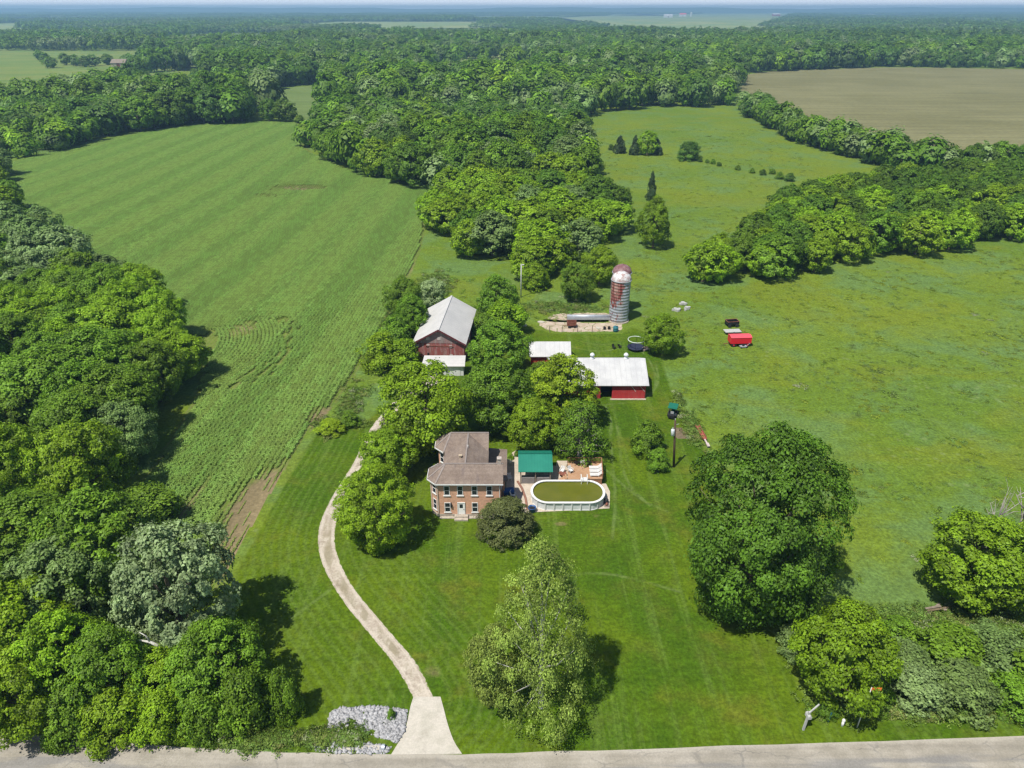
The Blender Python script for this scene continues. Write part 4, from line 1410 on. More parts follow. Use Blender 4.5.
    def win(px, top, bot, wd, **k):
        z1 = HZ(top, yf); z0 = HZ(bot, yf); x = XW(px, yf, (z0 + z1) / 2)
        return window(o, x - o_loc.x, yf - o_loc.y, z0, z1, wd, **k)
    for px in (446.7, 460.0, 474.4, 489.3): win(px, 485.8, 495.2, .78)
    for px in (447.6, 474.9): win(px, 502.4, 511.8, .8)
    # door
    z1 = HZ(502.2, yf); x = XW(461.3, yf, 1.5)
    d = MB(); d.box(x - .52, x - .42, yf - .09, yf + .02, .45, z1); d.box(x + .42, x + .52, yf - .09, yf + .02, .45, z1); d.box(x - .42, x + .42, yf - .085, yf + .02, z1 - .12, z1)
    fr = bd(d, 'door_frame', M['white'])
    d = MB(); d.box(x - .41, x + .41, yf - .05, yf + .01, .46, z1 - .13); dr = bd(d, 'door', M['doorwhite'])
    d = MB(); d.face([(x - .22, yf - .054, 1.45), (x + .22, yf - .054, 1.45), (x + .22, yf - .054, z1 - .3), (x - .22, yf - .054, z1 - .3)]); bd(d, 'door_glass', M['glass'], dr)
    d = MB(); d.lathe([(.0, 0), (.04, .01), (.05, .04), (.03, .07)], 0, 0, 8)
    d.v = [(x + .33 + p[0], yf - .05 - p[2], 1.25 + p[1]) for p in d.v]; bd(d, 'door_knob', M['black'], dr)
    st = MB(); st.box(x - .9, x + .9, yf - 1.0, yf - .07, -.05, .22); st.box(x - .9, x + .9, yf - .55, yf - .071, .22, .42); bd(st, 'front_step', M['stone'])
    wk = MB(); wk.box(-9.6, -2.4, yf - .5, yf - .08, -.05, .12); bd(wk, 'front_ledge', M['stone'])
    lan = MB(); lan.box(x - 1.42, x - 1.22, yf - .22, yf - .01, 1.65, 2.15); lan.obox((x - 1.32, yf - .12, 2.15), (x - 1.32, yf - .01, 2.4), .06, .06); bd(lan, 'wall_lantern', M['black'])
    # canted bay faces
    s = 1 / sqrt(2)
    bx, by = (-10.2, 75.975)
    n_ = Vector((-.95, -.9, 0)).normalized()
    for z0, z1 in ((3.55, 5.15), (.95, 2.6)):
        window(o, bx - o_loc.x, by - o_loc.y, z0, z1, .7, face=(n_.x, n_.y))
        window(o, -10.65 - o_loc.x, 77.4 - o_loc.y, z0, z1, .8, face=(-1, 0))
    n2 = Vector((-1.05, -1.05, 0)).normalized()
    window(o, -9.825 - o_loc.x, 83.475 - o_loc.y, 3.3, 4.9, .75, face=(n2.x, n2.y))
    window(o, -9.825 - o_loc.x, 83.475 - o_loc.y, .9, 2.5, .75, face=(n2.x, n2.y))
    window(o, -1.5 - o_loc.x, 77.3 - o_loc.y, 3.5, 5.1, .8, face=(1, 0))
    # corner quoin trim (pale stone at the bay corners)
    qn = MB()
    for cx, cy in ((-9.75, 75.5), (-10.65, 76.45)):
        qn.box(cx - .12, cx + .06, cy - .1, cy + .06, .46, 5.3)
    bd(qn, 'corner_trim', M['quoin'])


def gable_roof(mb, x0, x1, y0, y1, ez, rz, axis, oh=.4, th=.12):
    """two sloping slabs; axis is the direction of the ridge"""
    if axis == 'X':
        ym = (y0 + y1) / 2; k = (rz - ez) / (ym - y0)
        e = ez - k * oh
        mb.slab([(x0 - oh, y0 - oh, e), (x1 + oh, y0 - oh, e), (x1 + oh, ym, rz), (x0 - oh, ym, rz)], th)
        mb.slab([(x0 - oh, ym, rz), (x1 + oh, ym, rz), (x1 + oh, y1 + oh, e), (x0 - oh, y1 + oh, e)], th)
    else:
        xm = (x0 + x1) / 2; k = (rz - ez) / (xm - x0)
        e = ez - k * oh
        mb.slab([(x0 - oh, y0 - oh, e), (xm, y0 - oh, rz), (xm, y1 + oh, rz), (x0 - oh, y1 + oh, e)], th)
        mb.slab([(xm, y0 - oh, rz), (x1 + oh, y0 - oh, e), (x1 + oh, y1 + oh, e), (xm, y1 + oh, rz)], th)
    return mb


def at(o, mb):
    L = Vector(o.location); mb.v = [tuple(Vector(p) - L) for p in mb.v]
    return mb


def build_barns():
    # the big barn
    x0, x1, y0, y1, ez, rz = -17.3, -7.9, 122.3, 139.2, 4.25, 6.95
    o = empty('barn', ((x0 + x1) / 2, (y0 + y1) / 2, 0)); tag(o, 'large weathered red barn with wide pale grey metal gable roof', 'barn')
    xm = (x0 + x1) / 2
    lean = MB()
    w = MB()
    w.face([(x0, y0, -.2), (x1, y0, -.2), (x1, y0, ez - .25), (x0, y0, ez - .25)])
    w.face([(x1, y0, -.2), (x1, y1, -.2), (x1, y1, ez - .1), (x1, y0, ez - .1)])
    w.face([(x0, y1, -.2), (x0, y0, -.2), (x0, y0, ez - .1), (x0, y1, ez - .1)])
    w.face([(x1, y1, -.2), (x0, y1, -.2), (x0, y1, ez - .1), (xm, y1, rz - .15), (x1, y1, ez - .1)])
    at(o, w).build('board_wall', M['barnred'], o)
    w = MB(); w.face([(x0, y0 - .03, ez - .27), (x1, y0 - .03, ez - .27), (x1, y0 - .03, ez - .1), (xm, y0 - .03, rz - .14), (x0, y0 - .03, ez - .1)]); at(o, w).build('gable_boards', M['barngrey'], o)
    r = MB(); gable_roof(r, x0, x1, y0, y1, ez, rz, 'Y', .45, .14); ro = at(o, r).build('roof', M['barnroof'], o)
    c = MB(); c.obox((xm, y0 - .45, rz + .01), (xm, y1 + .45, rz + .01), .35, .05); at(o, c).build('ridge_cap', M['barnroof'], ro)
    f = MB()
    k = (rz - ez) / (xm - x0)
    f.obox((x0 - .45, y0 - .50, ez - k * .45 - .12), (xm, y0 - .50, rz - .12), .08, .28); f.obox((x1 + .45, y0 - .50, ez - k * .45 - .12), (xm, y0 - .50, rz - .12), .08, .28)
    at(o, f).build('verge_board', M['barnedge'], o)
    for px, py, s in ((433.8, 338.5, .34), (445, 338.5, .34), (423.4, 346.2, .3), (434.2, 345.6, .3), (456.7, 346.2, .32), (457.3, 355, .3), (423.5, 354, .26)):
        z = HZ(py, y0); x = XW(px, y0, z)
        h = MB(); h.box(x - s, x + s, y0 - .07, y0 - .035, z - s * .9, z + s * .9); at(o, h).build('pale_patch_board', M['palepaint'], o)
    z = HZ(354.2, y0); x = XW(435, y0, z)
    h = MB(); h.box(x - .3, x + .3, y0 - .06, y0 - .01, z - .45, z + .25); at(o, h).build('hatch', M['dark'], o)
    h = MB(); h.box(xm - 2.0, xm + 1.9, y0 - .09, y0 - .035, -.1, 3.3); dd = at(o, h).build('sliding_door', M['barnred'], o)
    h = MB(); h.box(xm - 2.6, xm + 2.6, y0 - .14, y0 - .05, 3.32, 3.46); at(o, h).build('door_track', M['rust'], dd)
    for yy, zz in ((126, 1.2), (130, 1.6), (134.5, 1.2)):
        window(o, x1 - o.location.x, yy - o.location.y, zz, zz + 1.2, .9, face=(1, 0), sill=False)
    o.rotation_euler.z = radians(-3.8); o.location.x -= .6
    # low shed in front of the barn
    xa = XW(424.2, 119, 2.6); xb = XW(465.5, 118.6, 2.4)
    o = empty('lean_shed', ((xa + xb) / 2, 118, 0)); tag(o, 'low white shed with a flat pale roof in front of the red barn', 'shed')
    w = MB(); w.box(xa + .2, xb - .3, 116.6, 119.2, -.1, 2.0); at(o, w).build('wall', M['white'], o)
    r = MB(); r.slab([(xa - .25, 116.2, 2.15), (xb, 116.2, 2.15), (xb, 119.3, 2.85), (xa, 119.3, 2.85)], .12); at(o, r).build('roof', M['barnroof'], o)
    d = MB(); d.box(xb - 1.9, xb - .9, 116.54, 116.58, 0, 1.85); dr = at(o, d).build('door', M['trim'], o)
    d = MB(); d.box(xb - 1.8, xb - 1.7, 116.49, 116.54, .9, 1.05); at(o, d).build('handle', M['black'], dr)
    # small red shed
    x0 = XW(529.5, 121.2, 2); x1 = XW(571, 121.2, 2)
    o = empty('red_shed', ((x0 + x1) / 2, 123.5, 0)); tag(o, 'small red shed with plain white roof, nearer the barn', 'shed')
    w = MB(); w.prism([(x0 + .3, 121.3), (x1 - .3, 121.3), (x1 - .3, 126), (x0 + .3, 126)], -.1, 1.95)
    for xx in (x0 + .3, x1 - .3): w.face([(xx, 121.3, 1.95), (xx, 126, 1.95), (xx, 123.65, 3.55)])
    at(o, w).build('wall', M['shedred'], o)
    r = MB(); gable_roof(r, x0 + .3, x1 - .3, 121.3, 126, 2.05, 3.72, 'X', .35, .1); at(o, r).build('roof', M['whiteroof'], o)
    d = MB(); d.box(x0 + 3.1, x0 + 5.2, 121.24, 121.28, 0, 1.75); dr = at(o, d).build('door', M['shedred'], o)
    d = MB(); d.box(x0 + 3.0, x0 + 5.3, 121.2, 121.26, 1.76, 1.86); at(o, d).build('door_trim', M['white'], dr)
    # long shed
    x0 = XW(552, 107.9, 2.5); x1 = 23.1
    o = empty('long_shed', ((x0 + x1) / 2, 113, 0)); tag(o, 'long red shed with big white roof and two roof ventilators', 'shed')
    xo0 = XW(600.5, 107.9, 1.2); xo1 = XW(612, 107.9, 1.2)
    w = MB()
    w.box(x0, xo0, 107.9, 108.05, -.1, 2.9); w.box(xo1, x1, 107.9, 108.05, -.1, 2.9); w.box(xo0, xo1, 107.9, 108.05, 2.45, 2.9)
    w.box(x0, x0 + .15, 108.05, 118, -.1, 2.9); w.box(x1 - .15, x1, 108.05, 118, -.1, 2.9); w.box(x0, x1, 118, 118.15, -.1, 2.9)
    for xx in (x0 + .02, x1 - .02): w.face([(xx, 107.9, 2.9), (xx, 118.15, 2.9), (xx, 113, 5.1)])
    at(o, w).build('wall', M['shedred'], o)
    d = MB(); d.box(xo0 + .05, xo1 - .05, 110.5, 110.6, -.05, 2.9); at(o, d).build('bay_shade_sheet', M['dark'], o)  # near-black sheet painting the shade inside the open bay
    r = MB(); gable_roof(r, x0, x1, 107.9, 118.1, 3.0, 5.35, 'X', .45, .1); ro = at(o, r).build('roof', M['whiteroof'], o)
    for px in (592.2, 626):
        x = XW(px, 113, 5.6)
        v = MB(); v.lathe([(.34, 5.2), (.34, 5.5), (.26, 5.55), (.26, 5.85), (.44, 5.9), (.40, 6.1), (.22, 6.3), (.06, 6.38)], x, 113, 16); at(o, v).build('roof_ventilator', M['ventwhite'], ro, True)
    for k, (pa, pb) in enumerate((((631.5, 386.5), (636, 392)), ((640, 386.5), (645, 391.5)))):
        z1 = 2.55; xa = XW(pa[0], 107.8, z1); xb = XW(pb[0], 107.5, 1.4)
        b = MB(); b.obox((xa, 107.84, z1), (xb, 107.80, 1.45), .08, .07); at(o, b).build('brace_board', M['palepaint'], o)
    b = MB(); b.box(xo1 + .05, x1 - .1, 107.84, 107.895, .02, 1.75); at(o, b).build('sunlit_panel', M['shedred_lit'], o)  # brighter copy of the siding paints the sunlit wall below the eave's shade
    b = MB(); b.box(xo1 - .3, x1 + .1, 107.35, 107.8, -.05, .1); at(o, b).build('footing', M['stone'], o)


def build_silos():
    def silo(px, y, top, body, dome, lab, chute):
        x = XW(px, y, 5)
        R = 2.02
        o = empty('silo', (x, y, 0)); tag(o, lab, 'silo', 'twin silos at the end of the concrete pad')
        b = MB()
        prof = []
        nz = 14
        zb = top - 1.75
        for i in range(nz):
            z0 = zb * i / nz; z1 = zb * (i + 1) / nz
            prof += [(R, z0), (R, z1 - .05), (R + .014, z1 - .04), (R + .014, z1 - .01)]
        prof.append((R, zb))
        b.lathe(prof, 0, 0, 36); b.build('barrel', body, o, True)
        d = MB(); pr = [(R + .08, zb - .02)] + [((R + .08) * cos(a), zb + 1.75 * sin(a)) for a in [pi / 2 * k / 9 for k in range(1, 9)]] + [(.18, top), (.16, top + .12)]
        d.lathe(pr, 0, 0, 36); dm = d.build('dome', dome, o, True)
        e = MB(); e.lathe([(R + .1, zb - .12), (R + .16, zb - .08), (R + .16, zb + .02), (R + .06, zb + .05)], 0, 0, 36); e.build('rim', M['galv'], o)
        c = MB(); c.lathe([(R + .25, -.15), (R + .25, .22), (R, .24)], 0, 0, 36); c.build('footing', M['stone'], o)
        a = chute
        px_, py_ = cos(a) * (R + .32), sin(a) * (R + .32)
        t = MB(); t.tube([(px_, py_, .1), (px_, py_, zb - .2)], [.34, .34], 10); t.build('chute', M['galv'], o, True)
        l = MB()
        a2 = a + .9
        q = [(cos(a2 + s) * (R + .14), sin(a2 + s) * (R + .14)) for s in (-.1, .1)]
        for p in q: l.tube([(p[0], p[1], .3), (p[0], p[1], zb)], [.025, .025], 5)
        for i in range(30):
            z = .5 + i * (zb - .8) / 30
            l.obox((q[0][0], q[0][1], z), (q[1][0], q[1][1], z), .03, .03)
        l.build('ladder', M['galv'], o)
    silo(620.0, 142.9, 11.1, M['silo'], M['domewhite'], 'front silo with pale white dome and peeling red patches', 1.75)
    silo(620.8, 148.6, 10.75, M['siloback'], M['domerust'], 'rear silo with dull rusty red dome, half hidden by the other', 1.6)
    # feed trough beside the pad
    xa, ya = G(566.5, 318.0); xb, yb = G(609, 318.5)
    ya = yb = G(580, 320.5)[1]
    o = empty('feed_trough', ((xa + xb) / 2, ya, 0)); tag(o, 'long grey metal feed trough running left from the silos', 'trough')
    L = (xb - xa) / 2
    t = MB()
    for s in (-1, 1): t.obox((-L, s * .62, .72), (L, s * .62, .72), .09, .5)
    t.box(-L, L, -.58, .58, .38, .48); t.build('bunk', M['galv'], o)
    for q in (-L - .06, L):
        e = MB(); e.box(q, q + .06, -.66, .66, .35, 1.0); e.build('end_board', M['oldwood'], o)
    for k in range(6):
        x = -L + .3 + k * (2 * L - .6) / 5
        g = MB(); g.box(x - .08, x + .08, -.5, .5, -.05, .38); g.build('leg', M['oldwood'], o)
    a = MB(); a.tube([(-L, 0, .95), (L, 0, .95)], [.42, .42], 12); a.build('auger_tube', M['galv'], o, True)
    # rusty wagon box on the pad
    x, y = G(571.5, 327)
    o = empty('feed_cart', (x, y, 0), .1); tag(o, 'rust brown cart standing on the broken concrete pad', 'cart')
    b = MB()
    for a, c in (((-.9, -.65), (.9, -.65)), ((.9, -.65), (.9, .65)), ((.9, .65), (-.9, .65)), ((-.9, .65), (-.9, -.65))):
        b.obox((a[0], a[1], .95), (c[0], c[1], .95), .07, .85)
    b.box(-.88, .88, -.62, .62, .5, .58); b.build('box', M['rust'], o)
    for sx in (-.6, .6):
        for sy in (-.72, .72):
            w = MB(); w.tube([(sx, sy - .06, .3), (sx, sy + .06, .3)], [.3, .3], 14); w.build('wheel', M['tyre'], o)
    d = MB(); d.obox((-.9, 0, .45), (-1.8, .1, .3), .08, .08); d.build('drawbar', M['rust'], o)
    # barrels
    def barrel(px, py, m, lab, h=.9, r=.32, group=None):
        x, y = G(px, py)
        o = empty('barrel', (x, y, .03)); tag(o, lab, 'barrel', group)
        b = MB(); b.lathe([(r * .94, 0), (r, .04), (r, h * .3), (r * 1.05, h * .33), (r, h * .36), (r, h * .64), (r * 1.05, h * .67), (r, h * .7), (r, h - .03), (r * .94, h)], 0, 0, 18); b.build('drum', m, o, True)
        c = MB(); c.lathe([(r * .3, h), (r * .3, h + .04), (.01, h + .045)], r * .4, 0, 8); c.build('bung', M['black'], o)
    barrel(615.5, 331.5, M['teal'], 'blue green barrel at the foot of the front silo', 1.1, .55)
    barrel(604.5, 329.5, M['dark'], 'left dark drum on the concrete pad near the silos', .6, .28)
    barrel(609, 329.3, M['dark'], 'right dark drum on the concrete pad near the silos', .6, .28)
    # fence posts round the pad
    for k, px in enumerate((549.5, 562, 577.5, 592)):
        x, y = G(px, 332.4)
        p = MB(); p.tube([(0, 0, -.2), (.02, 0, 1.5), (.02, 0, 1.55)], [.075, .065, .02], 7)
        tag(p.build('fence_post', M['oldwood']), 'thin dark post along the front edge of the concrete pad', 'fence post', 'posts along the concrete pad').location = (x, y, 0)
    # loose slabs
    for k, (px, py, w, d, lab) in enumerate(((541, 322.5, 1.5, 1.0, 'pale broken slab at the left tip of the concrete pad'), (525, 326, 1.1, .8, 'small pale stone left of the concrete pad'), (598, 328.5, 1.4, .9, 'pale broken slab near the drums on the pad'))):
        x, y = G(px, py); r = random.Random(k)
        b = MB(); pts = [(cos(a) * w * r.uniform(.4, .6), sin(a) * d * r.uniform(.4, .6)) for a in [2 * pi * j / 7 for j in range(7)]]
        b.prism(pts, -.05, .22); ob = b.build('concrete_slab', M['apron']); ob.location = (x, y, 0); ob.rotation_euler = (radians(4), radians(3), k)
        tag(ob, lab, 'slab')


# ================================================================== POOL AND PATIO
def build_pool():
    zr = 1.35
    yb = G(570, 479.8, zr)[1]; yf = G(570, 503.3, zr)[1]
    xl = XW(530.4, (yb + yf) / 2, zr); xr = XW(605.2, (yb + yf) / 2, zr)
    cx, cy = (xl + xr) / 2, (yb + yf) / 2
    hw = (xr - xl) / 2; hd = (yf - yb) / -2 if yf < yb else (yb - yf) / -2
    hd = abs(yb - yf) / 2
    o = empty('swimming_pool', (cx, cy, .06)); tag(o, 'oval above ground pool with white wall and green water', 'pool')
    def oval(off, n=14):
        # straight sides with elliptical ends
        e = hw * .46; P = []
        for k in range(n + 1):
            a = -pi / 2 + pi * k / n
            P.append((hw - e + (e + off) * cos(a), (hd + off) * sin(a)))
        for k in range(n + 1):
            a = pi / 2 + pi * k / n
            P.append((-(hw - e) + (e + off) * cos(a), (hd + off) * sin(a)))
        return P
    def ring(a, b, z0, z1, name, m, smooth=False):
        A = oval(a); B = oval(b); mb = MB(); n = len(A)
        mb.v = [(p[0], p[1], z0) for p in A] + [(p[0], p[1], z1) for p in A] + [(p[0], p[1], z1) for p in B] + [(p[0], p[1], z0) for p in B]
        for i in range(n):
            j = (i + 1) % n
            for s in range(4):
                t = (s + 1) % 4
                mb.f.append([s * n + i, s * n + j, t * n + j, t * n + i])
        return mb.build(name, m, o, smooth)
    z = zr - .06
    ring(-.18, -.23, 0, z - .05, 'wall', M['poolwall'])
    ring(0, -.34, z - .05, z + .02, 'top_rail', M['white'])
    ring(-.14, -.26, -.03, .06, 'bottom_rail', M['white'])
    mb = MB(); mb.face([(p[0], p[1], z - .22) for p in oval(-.24)]); mb.build('water', M['water'], o)
    P = oval(-.10)
    # uprights
    tot = [0]
    for i in range(len(P)): tot.append(tot[-1] + hypot(P[i][0] - P[i - 1][0], P[i][1] - P[i - 1][1]))
    per = tot[-1]
    k = 0; N = 22
    acc = 0; nxt = 0
    for i in range(len(P)):
        a = P[i]; b = P[(i + 1) % len(P)]; L = hypot(b[0] - a[0], b[1] - a[1])
        while L > 0 and nxt < acc + L and k < N:
            s = (nxt - acc) / L
            x = a[0] + (b[0] - a[0]) * s; y = a[1] + (b[1] - a[1]) * s
            u = MB(); d = Vector((b[0] - a[0], b[1] - a[1], 0)).normalized()
            u.obox((x, y, 0), (x, y, z - .055), .15, .09, (d.y, -d.x, 0)); u.build('upright', M['white'], o)
            k += 1; nxt += per / N
        acc += L
    # ladder
    x, y = G(584, 480.5, zr); x -= cx; y -= cy
    l = MB()
    for s in (-.42, .42):
        l.tube([(x + s, y + .5, .1), (x + s, y + .42, z + .8), (x + s, y, z + 1.0), (x + s, y - .5, z + .7), (x + s, y - .55, z - .6)], [.045] * 5, 6)
    for i in range(5): l.box(x - .4, x + .4, y + .40, y + .58, .25 + i * .28, .30 + i * .28)
    l.box(x - .45, x + .45, y - .1, y + .4, z + .03, z + .09)
    l.build('ladder', M['white'], o)
    # pump beside the pool
    x, y = G(606.5, 505)
    p = empty('pool_pump', (x, y, .06)); tag(p, 'dark pool pump and filter at the right end of the pool', 'pool pump')
    b = MB(); b.lathe([(.28, 0), (.30, .05), (.30, .55), (.22, .7), (.05, .76)], 0, .4, 14); b.build('filter_tank', M['tyre'], p, True)
    b = MB(); b.tube([(-.1, -.35, .22), (.1, .05, .22)], [.16, .16], 10); b.build('motor', M['rust'], p, True)
    b = MB(); b.box(-.35, .35, -.6, .75, -.02, .06); b.build('base_board', M['oldwood'], p)
    b = MB(); b.tube([(0, .1, .3), (-.3, .1, .35), (-.6, .05, .9)], [.05] * 3, 7); b.build('hose', M['black'], p)
    x, y = G(537, 502.5)
    s = MB(); s.box(-.35, .35, -.3, .3, 0, .55); s.box(-.42, .42, -.36, .36, .55, .62)
    ob = s.build('equipment_box', M['oldwood']); ob.location = (x, y, .06); tag(ob, 'small brown box at the left front curve of the pool', 'box')
    # green roofed pavilion
    ze = 2.3; zr_ = 3.5
    ye = G(536, 471.8, ze)[1]; yr = G(536, 453.3, zr_)[1]; yk = yr + (yr - ye) * .62
    xa = XW(518.3, ye, ze); xb = XW(553, ye, ze)
    o = empty('pavilion', ((xa + xb) / 2, (ye + yk) / 2, .06)); tag(o, 'open pavilion with bright green metal roof beside the pool', 'pavilion')
    r = MB(); r.slab([(xa, ye, ze), (xb, ye, ze), (xb, yr, zr_), (xa, yr, zr_)], .09); r.slab([(xa, yr, zr_), (xb, yr, zr_), (xb, yk, 2.8), (xa, yk, 2.8)], .09)
    ro = at(o, r).build('roof', M['greenroof'], o)
    c = MB(); c.obox((xa - .02, yr, zr_ + .02), (xb + .02, yr, zr_ + .02), .3, .05); at(o, c).build('ridge_cap', M['greendark'], ro)
    for xx in (xa + .35, (xa + xb) / 2, xb - .35):
        for yy in (ye + .3, yk - .4):
            p = MB(); p.box(xx - .07, xx + .07, yy - .07, yy + .07, 0, 2.22 if yy < yr else 2.62); at(o, p).build('post', M['oldwood'], o)
    b = MB(); b.box(xa + .28, xb - .28, ye + .24, ye + .36, 2.1, 2.23); at(o, b).build('beam', M['oldwood'], o)
    b = MB(); b.box(xa + .4, xb - .4, yk - .5, yk - .38, .0, 2.5); at(o, b).build('back_screen', M['brownscreen'], o)
    xm = (xa + xb) / 2
    for k, (u0, u1) in enumerate(((xa + .45, xm - .12), (xm + .12, xb - .45))):
        s = MB(); s.obox((u0, ye + .33, .55), (u1, ye + .33, .55), .06, 1.0)
        s.box(u0, u1, ye + .36, ye + .95, 1.0, 1.07)
        at(o, s).build('counter_panel', M['greyscreen'], o)
    # deck
    zd = 1.1
    D = GP([(567.6, 479.3), (602.4, 478.6), (601.2, 462.6), (567.6, 462.6)], zd)
    o = empty('pool_deck', ((D[0][0] + D[1][0]) / 2, (D[0][1] + D[2][1]) / 2, 0)); tag(o, 'raised reddish wooden deck behind the right end of the pool', 'deck')
    p = MB(); p.prism(D, zd - .12, zd); at(o, p).build('platform', M['deck'], o)
    p = MB()
    for q in D:
        pass
    for (a, b) in ((0, 1), (1, 2), (2, 3), (3, 0)):
        A = Vector((*D[a], 0)); B = Vector((*D[b], 0)); c0 = (Vector((*D[0], 0)) + Vector((*D[2], 0))) / 2
        A = A + (c0 - A) * .03; B = B + (c0 - B) * .03
        p.obox((A.x, A.y, zd * .5 - .06), (B.x, B.y, zd * .5 - .06), .05, zd - .14)
    at(o, p).build('skirt', M['deckskirt'], o)
    for (a, b) in ((1, 2), (2, 3)):
        A = Vector((*D[a], zd)); B = Vector((*D[b], zd)); rl = MB()
        rl.obox(A + Vector((0, 0, .85)), B + Vector((0, 0, .85)), .12, .05); rl.obox(A + Vector((0, 0, .15)), B + Vector((0, 0, .15)), .05, .07)
        n = 24
        for i in range(n + 1):
            q = A + (B - A) * i / n
            w = .1 if i % 6 == 0 else .04
            rl.obox(q, q + Vector((0, 0, .84)), w, w)
        at(o, rl).build('railing', M['deckskirt'], o)
    A = D[0]; s = MB()
    for i in range(4):
        s.box(A[0] - .3 - i * .28, A[0] - .02 - i * .28, A[1] + .5, A[1] + 1.6, .0, zd - .25 * (i + 1))
    at(o, s).build('stairs', M['deck'], o)
    # loungers on the deck
    for k, (px, py) in enumerate(((595.5, 467.2), (595.8, 470.6), (596.2, 474.2))):
        x, y = G(px, py, zd + .3)
        l = empty('sun_lounger', (x, y, zd)); tag(l, 'white sun lounger, %s of three side by side on the deck' % ('rearmost', 'middle one', 'nearest the pool')[k], 'sun lounger', 'white loungers on the deck')
        b = MB()
        for i in range(9): b.box(-.9 + i * .14, -.79 + i * .14, -.3, .3, .30, .34)
        b.box(-.9, .4, -.33, -.28, .24, .33); b.box(-.9, .4, .28, .33, .24, .33); b.build('bed', M['white'], l)
        b = MB()
        for i in range(5): b.obox((.38 + i * .12, -.3, .36 + i * .10), (.38 + i * .12, .3, .36 + i * .10), .10, .03)
        b.obox((.36, -.3, .33), (.92, -.3, .80), .05, .05); b.obox((.36, .3, .33), (.92, .3, .80), .05, .05)
        b.build('backrest', M['white'], l)
        for sx in (-.75, .35):
            for sy in (-.28, .28):
                g = MB(); g.box(sx - .03, sx + .03, sy - .03, sy + .03, 0, .25); g.build('leg', M['white'], l)

    def chair(px, py, z, rz, m, lab, group=None):
        x, y = G(px, py, z)
        c = empty('patio_chair', (x, y, z), rz); tag(c, lab, 'chair', group)
        b = MB(); b.box(-.28, .28, -.28, .25, .38, .43); b.build('seat', m, c)
        b = MB()
        for i in range(5): b.obox((-.24 + i * .12, .26, .43), (-.24 + i * .12, .40, .95), .09, .03)
        b.obox((-.3, .40, .93), (.3, .40, .93), .04, .09); b.build('backrest', m, c)
        for s in (-.3, .3):
            b = MB(); b.box(s - .035, s + .035, -.28, .3, .62, .66); b.box(s - .025, s + .025, -.26, -.21, .43, .62); b.build('armrest', m, c)
        for sx in (-.25, .25):
            for sy in (-.24, .24):
                b = MB(); b.box(sx - .025, sx + .025, sy - .025, sy + .025, 0, .38); b.build('leg', m, c)
    chair(570.5, 472.5, zd, .6, M['white'], 'white patio chair at the left side of the deck')
    chair(562, 472.8, .06, -.4, M['white'], 'white patio chair on the ground between pavilion and deck')
    chair(582.5, 464.6, zd, 3.4, M['white'], 'white patio chair at the rear rail of the deck')
    chair(509.5, 480, .06, .3, M['white'], 'white patio chair on the patio beside the addition')
    chair(513, 497, .06, 1.2, M['white'], 'white patio chair in the house shade on the patio')
    chair(509.5, 464, .06, 2.5, M['white'], 'white patio chair near the small green bush behind the patio')
    chair(577, 465.0, zd, 2.9, M['black'], 'left dark chair at the rear rail of the deck')
    chair(588, 465.2, zd, 3.3, M['black'], 'right dark chair at the rear rail of the deck')
    chair(614, 349, 0, .6, M['black'], 'left black lawn chair beside the trampoline')
    chair(619.5, 348, 0, 2.2, M['black'], 'right black lawn chair beside the trampoline')
    # fire pit table between pavilion and deck
    x, y = G(562.5, 476)
    t = empty('fire_pit', (x, y, .06)); tag(t, 'round dark fire pit on the patio between pavilion and deck', 'fire pit')
    b = MB(); b.lathe([(.35, .2), (.55, .42), (.58, .45), (.55, .45), (.34, .24), (.05, .22)], 0, 0, 18); b.build('bowl', M['rust'], t, True)
    for a in (0, 2.1, 4.2):
        b = MB(); b.obox((cos(a) * .4, sin(a) * .4, 0), (cos(a) * .36, sin(a) * .36, .26), .05, .05); b.build('leg', M['black'], t)
    # added blue cart stands in for the house's bluish shade; then the tub
    x, y = G(508.5, 495, 0)
    c = empty('shade_cart', (x, y, .06), .2); tag(c, 'added blue cart standing for the bluish shade at the right house corner', 'cart')
    b = MB(); b.box(-.7, .7, -.5, .5, .35, .8); b.build('body', M['blue'], c)
    b = MB(); b.slab([(-.75, -.55, .84), (.75, -.55, .84), (.75, 0, 1.0), (-.75, 0, 1.0)], .04); b.slab([(-.75, 0, 1.0), (.75, 0, 1.0), (.75, .55, .84), (-.75, .55, .84)], .04); b.build('cover', M['blue'], c)
    for s in (-.55, .55):
        for q in (-.55, .55):
            w = MB(); w.tube([(s, q - .05, .25), (s, q + .05, .25)], [.25, .25], 12); w.build('wheel', M['tyre'], c)
    x, y = G(532, 511.5)
    b = empty('planter_tub', (x, y, .05)); tag(b, 'round blue tub at the front corner of the patio', 'tub')
    q = MB(); q.lathe([(.38, 0), (.46, .1), (.52, .6), (.56, .62), (.56, .68), (.48, .68), (.44, .5)], 0, 0, 18); q.build('pot', M['blue'], b, True)
    q = MB(); q.lathe([(.44, .52), (.3, .56), (.02, .58)], 0, 0, 14); q.build('soil', M['black'], b)
    # brick edging across the patio
    E_ = GP([(517.5, 482), (522, 489), (525.5, 499), (527.3, 510)])
    e = MB()
    for a, b in zip(E_[:-1], E_[1:]): e.obox((*a, .12), (*b, .12), .28, .2)
    tag(e.build('patio_edging', M['soilred']), 'low reddish brick edging crossing the pale patio', 'edging')
    # plants round the patio
    tree_px('shrub', 'bush', 510, 459, 453, 8, 'bright', 'tiny bright bush in the corner behind the addition', 'shrub', var=0)
    tree_px('shrub', 'shrub', 570.5, 466.5, 462, 8, 'olive', 'olive plant at the left rear corner of the deck', 'shrub', var=1)
